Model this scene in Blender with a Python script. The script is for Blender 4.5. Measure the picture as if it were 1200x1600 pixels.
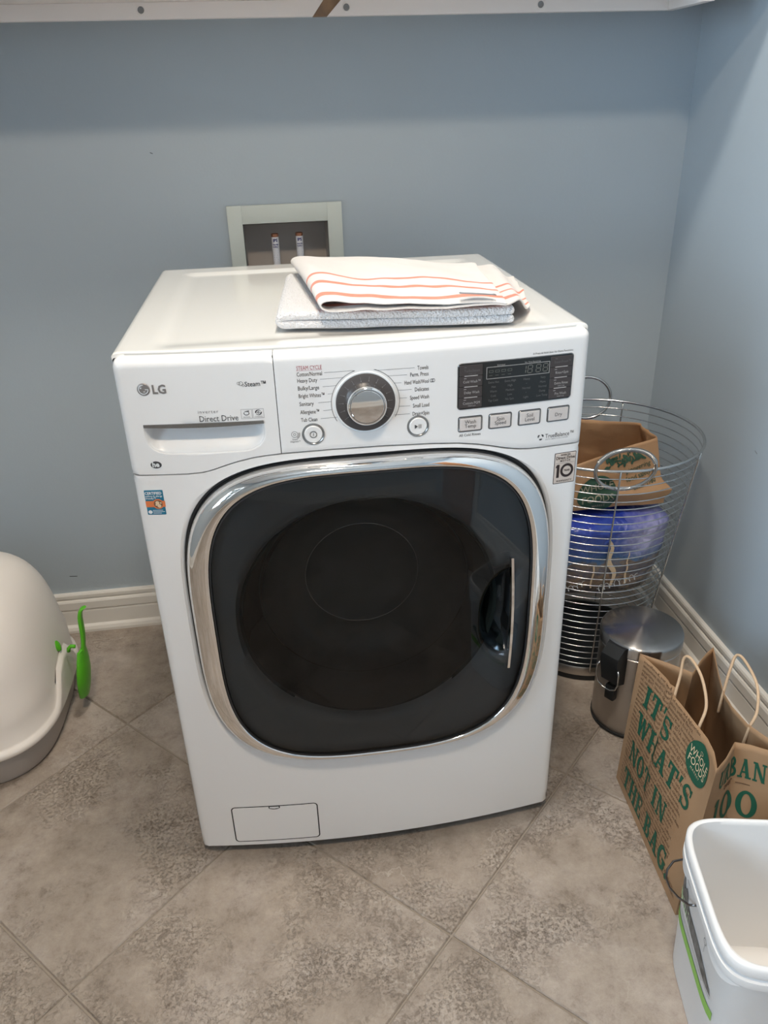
import bpy, bmesh, math, random
from math import sin, cos, pi, radians, sqrt, atan2, hypot
from mathutils import Vector, Matrix, noise
random.seed(7)
for o in list(bpy.data.objects): bpy.data.objects.remove(o)
SC = bpy.context.scene
COL = SC.collection

# ------------------------------------------------------------------ camera
CAMP = (-0.10899, -1.06154, 1.27452); YAW, PITCH, ROLL, FPX = 0.125278, 0.475771, -0.0310888, 1227.156
def cam_axes():
    cy, sy, cp, sp = cos(YAW), sin(YAW), cos(PITCH), sin(PITCH)
    f = Vector((sy*cp, cy*cp, -sp)); r = Vector((cy, -sy, 0)); u = r.cross(f)
    c, s = cos(ROLL), sin(ROLL)
    return c*r+s*u, -s*r+c*u, f
r_, u_, f_ = cam_axes()
cd = bpy.data.cameras.new('camera'); cam = bpy.data.objects.new('camera', cd); COL.objects.link(cam)
m4 = Matrix((r_, u_, -f_)).transposed().to_4x4(); m4.translation = CAMP
cam.matrix_world = m4
cd.sensor_fit = 'VERTICAL'; cd.sensor_height = 36; cd.sensor_width = 27; cd.lens = FPX*36/1600
cd.clip_start = 0.02
SC.camera = cam
# ------------------------------------------------------------------ world, lights, exposure
W = bpy.data.worlds.new('world'); SC.world = W; W.use_nodes = True
wn = W.node_tree.nodes; wl = W.node_tree.links
bg = wn['Background']; sky = wn.new('ShaderNodeTexSky'); sky.sky_type = 'HOSEK_WILKIE'; sky.turbidity = 3.0
sky.sun_direction = Vector((-0.3, 0.5, 0.8)).normalized()
wl.new(sky.outputs[0], bg.inputs[0]); bg.inputs[1].default_value = 0.6
def area_light(name, loc, target, size, sizey, power, color, shape='RECTANGLE'):
    ld = bpy.data.lights.new(name, 'AREA'); ld.shape = shape; ld.size = size; ld.size_y = sizey
    ld.energy = power; ld.color = color
    o = bpy.data.objects.new(name, ld); COL.objects.link(o); o.location = loc
    o.rotation_euler = (Vector(target)-Vector(loc)).to_track_quat('-Z', 'Y').to_euler()
    return o
WIN = (-2.00, -0.90, 0.95, 2.1)       # window in the left wall: y0 y1 z0 z1
XL = -1.75
YF = -2.6                             # that wall
area_light('window_daylight', (XL-.14, (WIN[0]+WIN[1])/2, (WIN[2]+WIN[3])/2), (0, (WIN[0]+WIN[1])/2, 1.3), 1.1, 1.15, 58, (0.66, 0.83, 1.0))
LAMPS = ((0.05, -0.03, 11.5, (1.0, 0.93, 0.83)), (-0.15, -1.15, 14, (1.0, 0.81, 0.60)))     # washer ceiling lamp, then one added as warm fill: x, y, power, colour
for lx_, ly_, lp_, lc_ in LAMPS:
    area_light('ceiling_lamp_light', (lx_, ly_, 2.655), (lx_, ly_, 0), 0.26, 0.26, lp_, lc_, 'DISK')
vs = SC.view_settings; vs.view_transform = 'Standard'; vs.look = 'None'; vs.gamma = 1.0; vs.use_curve_mapping = False
vs.exposure = 0.84

# ------------------------------------------------------------------ helpers
ROOTLOC = {}
def tag(o, label=None, cat=None, group=None, kind=None):
    if label: o['label'] = label
    if cat: o['category'] = cat
    if group: o['group'] = group
    if kind: o['kind'] = kind
    return o
def root(name, loc, label, cat, group=None):
    o = bpy.data.objects.new(name, None); COL.objects.link(o); o.location = loc; o.empty_display_size = .05
    ROOTLOC[o.name] = Vector(loc)
    return tag(o, label, cat, group)
def mk(name, V, F, mat, parent=None, angle=35, uv=None, matidx=None, label=None):
    """one mesh object; V in world coordinates"""
    L = ROOTLOC.get(parent.name, Vector((0, 0, 0))) if parent else Vector((0, 0, 0))
    me = bpy.data.meshes.new(name)
    me.from_pydata([tuple(Vector(v)-L) for v in V], [], F)
    mats = mat if isinstance(mat, (list, tuple)) else [mat]
    for m in mats: me.materials.append(m)
    if matidx: me.polygons.foreach_set('material_index', matidx)
    if uv:
        ul = me.uv_layers.new(name='UVMap')
        for lp in me.loops: ul.data[lp.index].uv = uv[lp.vertex_index]
    me.validate(); me.shade_smooth()
    try: me.set_sharp_from_angle(angle=radians(angle))
    except Exception: pass
    me.update()
    o = bpy.data.objects.new(name, me); COL.objects.link(o)
    if parent: o.parent = parent
    ROOTLOC[o.name] = L
    if label: o['label'] = label
    return o
class MB:
    def __init__(s): s.V = []; s.F = []; s.M = []
    def add(s, VF, mi=0):
        V, F = VF; n = len(s.V); s.V += [tuple(v) for v in V]; s.F += [tuple(i+n for i in f) for f in F]; s.M += [mi]*len(F); return s
    def build(s, name, mat, parent=None, angle=35, label=None):
        return mk(name, s.V, s.F, mat, parent, angle, matidx=s.M if isinstance(mat, (list, tuple)) else None, label=label)
def bm_out(bm):
    bm.verts.index_update()
    V = [v.co.copy() for v in bm.verts]; F = [tuple(v.index for v in f.verts) for f in bm.faces]; bm.free(); return V, F
def rbox(x0, x1, y0, y1, z0, z1, bev=0, seg=2):
    bm = bmesh.new(); bmesh.ops.create_cube(bm, size=1)
    for v in bm.verts: v.co = Vector(((x0+x1)/2+v.co.x*(x1-x0), (y0+y1)/2+v.co.y*(y1-y0), (z0+z1)/2+v.co.z*(z1-z0)))
    if bev: bmesh.ops.bevel(bm, geom=list(bm.edges), offset=bev, segments=seg, affect='EDGES', profile=.5)
    return bm_out(bm)
def xform(VF, M):
    return [M @ Vector(v) for v in VF[0]], VF[1]
def tube(P, r, n=8, closed=False, caps=True):
    P = [Vector(p) for p in P]; N = len(P); V = []; F = []
    rad = r if callable(r) else (lambda t: r)
    T = []
    for i in range(N):
        a = P[(i-1) % N] if (closed or i > 0) else P[i]; b = P[(i+1) % N] if (closed or i < N-1) else P[i]
        T.append((b-a).normalized())
    up = Vector((0, 0, 1)) if abs(T[0].z) < .9 else Vector((1, 0, 0))
    nrm = (up - T[0]*up.dot(T[0])).normalized()
    for i in range(N):
        nrm = (nrm - T[i]*nrm.dot(T[i])).normalized(); bi = T[i].cross(nrm)
        rr = rad(i/max(1, N-1))
        for k in range(n):
            a = 2*pi*k/n; V.append(P[i]+(nrm*cos(a)+bi*sin(a))*rr)
    for i in range(N if closed else N-1):
        j = (i+1) % N
        for k in range(n):
            l = (k+1) % n; F.append((i*n+k, i*n+l, j*n+l, j*n+k))
    if caps and not closed:
        F.append(tuple(range(n))[::-1]); F.append(tuple((N-1)*n+k for k in range(n)))
    return V, F
def lathe(prof, cx, cy, n=64, cz=0, cap0=False, cap1=False):
    V = []; F = []
    for (r, z) in prof:
        for k in range(n):
            a = 2*pi*k/n; V.append((cx+r*cos(a), cy+r*sin(a), cz+z))
    for i in range(len(prof)-1):
        for k in range(n):
            l = (k+1) % n; F.append((i*n+k, i*n+l, (i+1)*n+l, (i+1)*n+k))
    if cap0: F.append(tuple(range(n))[::-1])
    if cap1: F.append(tuple((len(prof)-1)*n+k for k in range(n)))
    return V, F
def loft(loops, closed=True, cap0=False, cap1=False):
    n = len(loops[0]); V = [p for L in loops for p in L]; F = []
    for i in range(len(loops)-1):
        for k in range(n if closed else n-1):
            l = (k+1) % n; F.append((i*n+k, i*n+l, (i+1)*n+l, (i+1)*n+k))
    if cap0: F.append(tuple(range(n))[::-1])
    if cap1: F.append(tuple((len(loops)-1)*n+k for k in range(n)))
    return V, F
def grid(fn, nu, nv):
    V = [fn(i/nu, j/nv) for j in range(nv+1) for i in range(nu+1)]
    F = [(j*(nu+1)+i, j*(nu+1)+i+1, (j+1)*(nu+1)+i+1, (j+1)*(nu+1)+i) for j in range(nv) for i in range(nu)]
    return V, F
def solid(o, t, off=-1):
    m = o.modifiers.new('thickness', 'SOLIDIFY'); m.thickness = t; m.offset = off; return o
def subsurf(o, n=1):
    m = o.modifiers.new('smooth', 'SUBSURF'); m.levels = n; m.render_levels = n; return o
def smooth01(t):
    t = min(1, max(0, t)); return t*t*(3-2*t)
def interp(x, X, Y):
    if x <= X[0]: return Y[0]
    for i in range(len(X)-1):
        if x <= X[i+1]:
            return Y[i]+(Y[i+1]-Y[i])*(x-X[i])/(X[i+1]-X[i])
    return Y[-1]
def text2d(body, size=1.0, align='LEFT', bold=0.0, sx=1.0, res=2, spacing=1.0, linespace=1.0):
    cu = bpy.data.curves.new('t', 'FONT'); cu.body = body; cu.size = size; cu.align_x = align; cu.offset = bold*size
    cu.resolution_u = res; cu.space_character = spacing; cu.space_line = linespace; cu.fill_mode = 'FRONT'
    o = bpy.data.objects.new('t', cu); COL.objects.link(o)
    dg = bpy.context.evaluated_depsgraph_get()
    me = bpy.data.meshes.new_from_object(o.evaluated_get(dg))
    V = [(v.co.x*sx, v.co.y) for v in me.vertices]; F = [tuple(p.vertices) for p in me.polygons]
    bpy.data.objects.remove(o); bpy.data.curves.remove(cu); bpy.data.meshes.remove(me)
    return V, F
def stroke2d(pts, w):
    """thick polyline as quads (miter-joined)"""
    n = len(pts); V = []; F = []
    for i, (x, y) in enumerate(pts):
        a = pts[max(0, i-1)]; b = pts[min(n-1, i+1)]
        dx, dy = b[0]-a[0], b[1]-a[1]; l = hypot(dx, dy) or 1
        ww = w(i/(n-1)) if callable(w) else w
        V += [(x-dy/l*ww/2, y+dx/l*ww/2), (x+dy/l*ww/2, y-dx/l*ww/2)]
    for i in range(n-1): F.append((2*i, 2*i+1, 2*i+3, 2*i+2))
    return V, F
def arc2d(cx, cy, rx, ry, a0, a1, n=20):
    return [(cx+rx*cos(radians(a0+(a1-a0)*i/n)), cy+ry*sin(radians(a0+(a1-a0)*i/n))) for i in range(n+1)]
def poly2d(pts): return list(pts), [tuple(range(len(pts)))]
def disc2d(cx, cy, rx, ry=None, n=32):
    ry = ry or rx
    return [(cx+rx*cos(2*pi*k/n), cy+ry*sin(2*pi*k/n)) for k in range(n)], [tuple(range(n))]
def ring2d(cx, cy, r0, r1, n=48, sy=1):
    V = []; F = []
    for k in range(n):
        a = 2*pi*k/n; V += [(cx+r0*cos(a), cy+r0*sin(a)*sy), (cx+r1*cos(a), cy+r1*sin(a)*sy)]
    for k in range(n):
        l = (k+1) % n; F.append((2*k, 2*k+1, 2*l+1, 2*l))
    return V, F
def rrect(cx, cy, w, h, r, n=5):
    P = []
    for (sx, sy, a0) in ((1, 1, 0), (-1, 1, 90), (-1, -1, 180), (1, -1, 270)):
        for i in range(n+1):
            a = radians(a0+90*i/n); P.append((cx+sx*(w/2-r)+r*cos(a), cy+sy*(h/2-r)+r*sin(a)))
    return P
def rect2d(x0, x1, y0, y1): return [(x0, y0), (x1, y0), (x1, y1), (x0, y1)], [(0, 1, 2, 3)]
def off2d(VF, dx, dy, s=1.0, rot=0.0):
    c, sn = cos(rot), sin(rot)
    return [(dx+s*(x*c-y*sn), dy+s*(x*sn+y*c)) for (x, y) in VF[0]], VF[1]
def refine(V, F, step=.012):
    """split long faces so that lettering follows the curved paper"""
    bm = bmesh.new(); vs_ = [bm.verts.new((x, y, 0)) for x, y in V]
    for f in F:
        try: bm.faces.new([vs_[i] for i in f])
        except ValueError: pass
    for _ in range(3):
        E_ = [e for e in bm.edges if e.calc_length() > step]
        if not E_: break
        bmesh.ops.subdivide_edges(bm, edges=E_, cuts=1, use_grid_fill=True)
    bmesh.ops.triangulate(bm, faces=bm.faces[:])
    v_, f_2 = bm_out(bm); return [(p.x, p.y) for p in v_], f_2
class D2(MB):
    def map(s, fn, name, mat, parent, label=None, step=.014):
        if step and not s.M.count(1) and len(s.F) < 20000:
            s.V, s.F = refine(s.V, s.F, step); s.M = [0]*len(s.F)
        return mk(name, [fn(x, y) for (x, y) in s.V], s.F, mat, parent, 60, matidx=s.M if isinstance(mat, (list, tuple)) else None, label=label)

# ------------------------------------------------------------------ materials
def mat(name, col, rough=.5, metal=0, spec=.5, coat=0, bump=None, noise_col=None, trans=0, ior=1.45, sheen=0):
    m = bpy.data.materials.new(name); m.use_nodes = True; nt = m.node_tree; b = nt.nodes['Principled BSDF']
    b.inputs['Base Color'].default_value = (*col, 1); b.inputs['Roughness'].default_value = rough; b.inputs['Metallic'].default_value = metal
    b.inputs['Specular IOR Level'].default_value = spec; b.inputs['Coat Weight'].default_value = coat; b.inputs['Coat Roughness'].default_value = .08
    b.inputs['Transmission Weight'].default_value = trans; b.inputs['IOR'].default_value = ior
    if sheen: b.inputs['Sheen Weight'].default_value = sheen
    if bump or noise_col:
        tc = nt.nodes.new('ShaderNodeTexCoord')
    if bump:
        sc, st, di = bump
        n = nt.nodes.new('ShaderNodeTexNoise'); n.inputs['Scale'].default_value = sc; n.inputs['Detail'].default_value = 5
        nt.links.new(tc.outputs['Object'], n.inputs['Vector'])
        bp = nt.nodes.new('ShaderNodeBump'); bp.inputs['Strength'].default_value = st; bp.inputs['Distance'].default_value = di
        nt.links.new(n.outputs[0], bp.inputs['Height']); nt.links.new(bp.outputs[0], b.inputs['Normal'])
    if noise_col:
        sc, c2 = noise_col
        n = nt.nodes.new('ShaderNodeTexNoise'); n.inputs['Scale'].default_value = sc; n.inputs['Detail'].default_value = 6
        nt.links.new(tc.outputs['Object'], n.inputs['Vector'])
        r = nt.nodes.new('ShaderNodeValToRGB'); r.color_ramp.elements[0].position = .35; r.color_ramp.elements[1].position = .65
        r.color_ramp.elements[0].color = (*col, 1); r.color_ramp.elements[1].color = (*c2, 1)
        nt.links.new(n.outputs[0], r.inputs[0]); nt.links.new(r.outputs[0], b.inputs['Base Color'])
    return m
M = {}
M['wall'] = mat('blue_grey_wall_paint', (.395, .455, .505), .55, bump=(160, .12, .002))
M['ceiling'] = mat('ceiling_paint', (.82, .81, .79), .7)
M['trim'] = mat('white_trim_paint', (.74, .715, .67), .38)
M['shelf'] = mat('white_shelf_paint', (.80, .755, .73), .42, bump=(60, .1, .001))
M['rawwood'] = mat('raw_wood', (.30, .19, .11), .6, noise_col=(40, (.20, .13, .085)))
M['enamel'] = mat('white_enamel', (.80, .80, .80), .22, coat=.5, spec=.5)
M['topenamel'] = mat('white_top_enamel', (.84, .83, .80), .16, coat=.6)
M['panel'] = mat('white_panel_plastic', (.80, .80, .80), .3, coat=.3)
M['chrome'] = mat('chrome', (.86, .85, .84), .05, 1)
M['chromewire'] = mat('chrome_wire', (.62, .62, .61), .2, 1)
M['dark'] = mat('dark_gap', (.02, .02, .022), .6)
M['rubber'] = mat('grey_rubber', (.035, .037, .04), .5)
M['dialgrey'] = mat('dial_grey', (.075, .068, .068), .4)
M['print'] = mat('dark_print', (.055, .055, .06), .5)
M['printsoft'] = mat('grey_print', (.22, .22, .23), .5)
M['printred'] = mat('red_print', (.42, .10, .13), .5)
M['btn'] = mat('button_plastic', (.62, .58, .56), .35)
M['btnring'] = mat('button_ring', (.30, .30, .30), .25, .8)
M['display'] = mat('display_black', (.018, .021, .022), .22)
M['dispbtn'] = mat('display_button', (.055, .047, .047), .35)
M['dispbtn2'] = mat('display_button_lip', (.45, .43, .42), .35)
M['disptext'] = mat('display_text', (.13, .13, .13), .5)
M['disptext2'] = mat('display_text_bright', (.42, .41, .40), .5)
M['digits'] = mat('dim_digits', (.19, .19, .165), .4)
M['lcdseg'] = mat('lcd_segment', (.12, .13, .115), .4)
M['doortrim'] = mat('door_trim_grey', (.175, .178, .185), .35, spec=.3)
M['bowl'] = mat('bowl_dark', (.016, .025, .027), .10, spec=.16)
M['drum'] = mat('drum_steel', (.04, .044, .044), .25, .4)
M['recess'] = mat('handle_recess_dark', (.012, .018, .02), .12, coat=.5)
M['silver'] = mat('silver_badge', (.26, .245, .24), .35, .35)
M['tealsticker'] = mat('sticker_blue', (.012, .16, .27), .45)
M['white'] = mat('white_print', (.75, .78, .8), .5)
M['orange'] = mat('sticker_orange', (.70, .20, .07), .45)
M['cream'] = mat('sticker_cream', (.72, .55, .36), .5)
M['brownprint'] = mat('sticker_brown', (.20, .09, .05), .5)
M['warm'] = mat('sticker_beige', (.60, .53, .48), .45)
M['warmdim'] = mat('dim_cream_print', (.26, .24, .17), .6)
M['brownblack'] = mat('sticker_black', (.025, .015, .014), .5)
M['kraft'] = mat('kraft_paper', (.31, .185, .098), .75, bump=(220, .25, .0006), noise_col=(9, (.35, .215, .118)))
M['kraft2'] = mat('kraft_paper_crumpled', (.36, .205, .105), .7, bump=(14, .5, .008), noise_col=(9, (.41, .245, .13)))
M['cord'] = mat('paper_cord', (.55, .38, .24), .7, bump=(400, .4, .001))
M['green'] = mat('green_print', (.009, .085, .048), .6)
M['leafgreen'] = mat('dark_leaf_print', (.02, .06, .035), .6)
M['brownink'] = mat('brown_print', (.12, .062, .032), .7)
M['steel'] = mat('brushed_steel', (.50, .47, .44), .30, 1)
M['blackplastic'] = mat('black_plastic', (.012, .014, .016), .4)
M['bucket'] = mat('white_bucket_plastic', (.80, .79, .78), .35, spec=.4)
M['wire'] = mat('steel_wire', (.22, .21, .21), .3, 1)
M['limegreen'] = mat('lime_print', (.25, .50, .09), .5)
M['palegreen'] = mat('pale_green_print', (.42, .58, .32), .5)
M['catgrey'] = mat('grey_print_fur', (.07, .065, .06), .6, noise_col=(70, (.22, .21, .20)))
M['greyink'] = mat('grey_ink', (.2, .2, .21), .6)
M['hood'] = mat('off_white_hood_plastic', (.80, .75, .70), .42)
M['tray'] = mat('grey_tray_plastic', (.42, .385, .355), .45)
M['lime'] = mat('lime_green_plastic', (.10, .46, .02), .3)
M['plate'] = mat('outlet_plate', (.58, .62, .58), .4)
M['boxin'] = mat('outlet_box_inside', (.46, .42, .39), .55)
M['copper'] = mat('copper_cap', (.45, .2, .12), .35, .9)
M['labelwhite'] = mat('white_label', (.68, .68, .72), .5)
M['blueink'] = mat('blue_ink', (.03, .03, .17), .5)
M['woodd'] = mat('oak_door', (.42, .17, .055), .4, noise_col=(5, (.36, .14, .045)))
M['grout'] = mat('grout', (.31, .265, .22), .85)
M['screw'] = mat('screw_metal', (.25, .25, .25), .35, .9)
def glass_mat(name, tint, rough=.02):
    m = bpy.data.materials.new(name); m.use_nodes = True; nt = m.node_tree; nt.nodes.clear()
    o = nt.nodes.new('ShaderNodeOutputMaterial'); mx = nt.nodes.new('ShaderNodeMixShader'); t = nt.nodes.new('ShaderNodeBsdfTransparent')
    g = nt.nodes.new('ShaderNodeBsdfGlossy'); f = nt.nodes.new('ShaderNodeFresnel'); f.inputs[0].default_value = 1.46
    t.inputs[0].default_value = (*tint, 1); g.inputs['Roughness'].default_value = rough
    nt.links.new(f.outputs[0], mx.inputs[0]); nt.links.new(t.outputs[0], mx.inputs[1]); nt.links.new(g.outputs[0], mx.inputs[2]); nt.links.new(mx.outputs[0], o.inputs[0])
    return m
M['glass'] = glass_mat('tinted_door_glass', (.66, .70, .72))
M['pane'] = glass_mat('window_pane', (.95, .97, .98))
def ng(m): return m.node_tree.nodes, m.node_tree.links
def tile_material():
    m = mat('stone_tile', (.4, .35, .3), .42); N, L = ng(m); b = N['Principled BSDF']
    tc = N.new('ShaderNodeTexCoord'); oi = N.new('ShaderNodeObjectInfo'); mul = N.new('ShaderNodeVectorMath'); mul.operation = 'MULTIPLY'
    comb = N.new('ShaderNodeCombineXYZ')
    for k, s in enumerate((31.7, 17.3, 53.1)):
        mm = N.new('ShaderNodeMath'); mm.operation = 'MULTIPLY'; mm.inputs[1].default_value = s; L.new(oi.outputs['Random'], mm.inputs[0]); L.new(mm.outputs[0], comb.inputs[k])
    add = N.new('ShaderNodeVectorMath'); L.new(tc.outputs['Object'], add.inputs[0]); L.new(comb.outputs[0], add.inputs[1])
    def noise_(scale, detail, rough=.55, dist=0):
        n = N.new('ShaderNodeTexNoise'); n.inputs['Scale'].default_value = scale; n.inputs['Detail'].default_value = detail; n.inputs['Roughness'].default_value = rough
        n.inputs['Distortion'].default_value = dist; L.new(add.outputs[0], n.inputs['Vector']); return n
    def ramp(src, stops):
        r = N.new('ShaderNodeValToRGB'); e = r.color_ramp.elements
        while len(e) < len(stops): e.new(.5)
        for el, (p, c) in zip(e, stops): el.position = p; el.color = (*c, 1) if len(c) == 3 else c
        L.new(src, r.inputs[0]); return r
    def mix(kind, fac, a, b_):
        x = N.new('ShaderNodeMix'); x.data_type = 'RGBA'; x.blend_type = kind
        if isinstance(fac, float): x.inputs[0].default_value = fac
        else: L.new(fac, x.inputs[0])
        L.new(a, x.inputs[6]); L.new(b_, x.inputs[7]); return x.outputs[2]
    big = noise_(3.6, 9, .68, .15)
    base = ramp(big.outputs[0], [(.30, (.27, .225, .185)), (.47, (.37, .315, .265)), (.60, (.43, .375, .33)), (.75, (.48, .43, .385))])
    mid = noise_(16, 10, .82, .1)
    midr = ramp(mid.outputs[0], [(.33, (.58, .55, .52)), (.46, (.90, .88, .87)), (.55, (1.0, .99, .98)), (.68, (1.16, 1.15, 1.14))])
    c1 = mix('MULTIPLY', 1.0, base.outputs[0], midr.outputs[0])
    fine = noise_(170, 6, .8, .25)
    mask = ramp(noise_(5.5, 5, .6, .3).outputs[0], [(.45, (.08, .08, .08)), (.62, (1, 1, 1))])      # where the pitted veins cluster
    pit = ramp(fine.outputs[0], [(.36, (1, 1, 1)), (.50, (0, 0, 0))])
    pm = N.new('ShaderNodeMath'); pm.operation = 'MULTIPLY'; L.new(mask.outputs[0], pm.inputs[0]); L.new(pit.outputs[0], pm.inputs[1])
    rgb = N.new('ShaderNodeRGB'); rgb.outputs[0].default_value = (.17, .135, .105, 1)
    pf = N.new('ShaderNodeMath'); pf.operation = 'MULTIPLY'; pf.inputs[1].default_value = .85; L.new(pm.outputs[0], pf.inputs[0])
    c2 = mix('MIX', pf.outputs[0], c1, rgb.outputs[0])
    lite = ramp(fine.outputs[0], [(.55, (0, 0, 0)), (.66, (1, 1, 1))])
    lm_ = N.new('ShaderNodeMath'); lm_.operation = 'MULTIPLY'; L.new(mask.outputs[0], lm_.inputs[0]); L.new(lite.outputs[0], lm_.inputs[1])
    lf = N.new('ShaderNodeMath'); lf.operation = 'MULTIPLY'; lf.inputs[1].default_value = .55; L.new(lm_.outputs[0], lf.inputs[0])
    rgb2 = N.new('ShaderNodeRGB'); rgb2.outputs[0].default_value = (.56, .50, .44, 1)
    c3 = mix('MIX', lf.outputs[0], c2, rgb2.outputs[0])
    # thin vein cracks
    v = N.new('ShaderNodeTexVoronoi'); v.feature = 'DISTANCE_TO_EDGE'; v.inputs['Scale'].default_value = 3.3
    wob = N.new('ShaderNodeVectorMath'); wob.operation = 'MULTIPLY_ADD'; wob.inputs[1].default_value = (.35, .35, .35)
    wn_ = noise_(6, 5, .6); L.new(wn_.outputs['Color'], wob.inputs[0]); L.new(add.outputs[0], wob.inputs[2]); L.new(wob.outputs[0], v.inputs['Vector'])
    vr = ramp(v.outputs[0], [(.0, (1, 1, 1)), (.012, (0, 0, 0))])
    vm = N.new('ShaderNodeMath'); vm.operation = 'MULTIPLY'; L.new(vr.outputs[0], vm.inputs[0])
    vmask = ramp(noise_(4.0, 2).outputs[0], [(.5, (0, 0, 0)), (.6, (.6, .6, .6))]); L.new(vmask.outputs[0], vm.inputs[1])
    rgb3 = N.new('ShaderNodeRGB'); rgb3.outputs[0].default_value = (.50, .44, .385, 1)
    c4 = mix('MIX', vm.outputs[0], c3, rgb3.outputs[0])
    L.new(c4, b.inputs['Base Color'])
    hs = N.new('ShaderNodeMath'); hs.operation = 'MULTIPLY_ADD'; hs.inputs[1].default_value = -1.0; L.new(pm.outputs[0], hs.inputs[0]); L.new(mid.outputs[0], hs.inputs[2])
    bp = N.new('ShaderNodeBump'); bp.inputs['Strength'].default_value = .6; bp.inputs['Distance'].default_value = .003
    L.new(hs.outputs[0], bp.inputs['Height']); L.new(bp.outputs[0], b.inputs['Normal'])
    return m
M['tile'] = tile_material()
def towel_material(name, col, stripe=None, bumpscale=900, bumpd=.0012, terry=None):
    m = mat(name, col, .9, sheen=.3); N, L = ng(m); b = N['Principled BSDF']
    tc = N.new('ShaderNodeTexCoord')
    n = N.new('ShaderNodeTexNoise'); n.inputs['Scale'].default_value = bumpscale; n.inputs['Detail'].default_value = 2
    L.new(tc.outputs['Object'], n.inputs['Vector'])
    h = n.outputs[0]
    if terry:
        w = N.new('ShaderNodeTexVoronoi'); w.inputs['Scale'].default_value = terry; L.new(tc.outputs['Object'], w.inputs['Vector'])
        a = N.new('ShaderNodeMath'); a.operation = 'SUBTRACT'; L.new(n.outputs[0], a.inputs[0]); L.new(w.outputs[0], a.inputs[1]); h = a.outputs[0]
    bp = N.new('ShaderNodeBump'); bp.inputs['Strength'].default_value = .8; bp.inputs['Distance'].default_value = bumpd
    L.new(h, bp.inputs['Height']); L.new(bp.outputs[0], b.inputs['Normal'])
    if stripe:
        sep = N.new('ShaderNodeSeparateXYZ'); L.new(tc.outputs['UV'], sep.inputs[0])
        wn2 = N.new('ShaderNodeTexNoise'); wn2.inputs['Scale'].default_value = 9; L.new(tc.outputs['Object'], wn2.inputs['Vector'])
        off = N.new('ShaderNodeMath'); off.operation = 'MULTIPLY_ADD'; off.inputs[1].default_value = .012; L.new(wn2.outputs[0], off.inputs[0]); L.new(sep.outputs[1], off.inputs[2])
        acc = None
        for (c, w_) in stripe:
            s = N.new('ShaderNodeMath'); s.operation = 'COMPARE'; s.inputs[1].default_value = c+.006; s.inputs[2].default_value = w_
            L.new(off.outputs[0], s.inputs[0])
            if acc is None: acc = s.outputs[0]
            else:
                a2 = N.new('ShaderNodeMath'); a2.operation = 'MAXIMUM'; L.new(acc, a2.inputs[0]); L.new(s.outputs[0], a2.inputs[1]); acc = a2.outputs[0]
        x = N.new('ShaderNodeMix'); x.data_type = 'RGBA'; x.inputs[6].default_value = (*col, 1); x.inputs[7].default_value = (.80, .25, .16, 1)
        L.new(acc, x.inputs[0]); L.new(x.outputs[2], b.inputs['Base Color'])
    return m
M['towel1'] = towel_material('white_towel_with_coral_stripes', (.80, .76, .73), stripe=[(.036, .0085), (.092, .0062), (.146, .0060)])
M['towel2'] = towel_material('terry_towel', (.80, .80, .82), bumpscale=500, bumpd=.004, terry=260)
def brushed_lid():
    m = mat('brushed_steel_lid', (.46, .44, .42), .24, 1); N, L = ng(m); b = N['Principled BSDF']
    t = N.new('ShaderNodeTangent'); t.direction_type = 'RADIAL'; t.axis = 'Z'
    b.inputs['Anisotropic'].default_value = .92; L.new(t.outputs[0], b.inputs['Tangent']); b.inputs['Anisotropic Rotation'].default_value = .25; return m
M['lid'] = brushed_lid()
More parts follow.
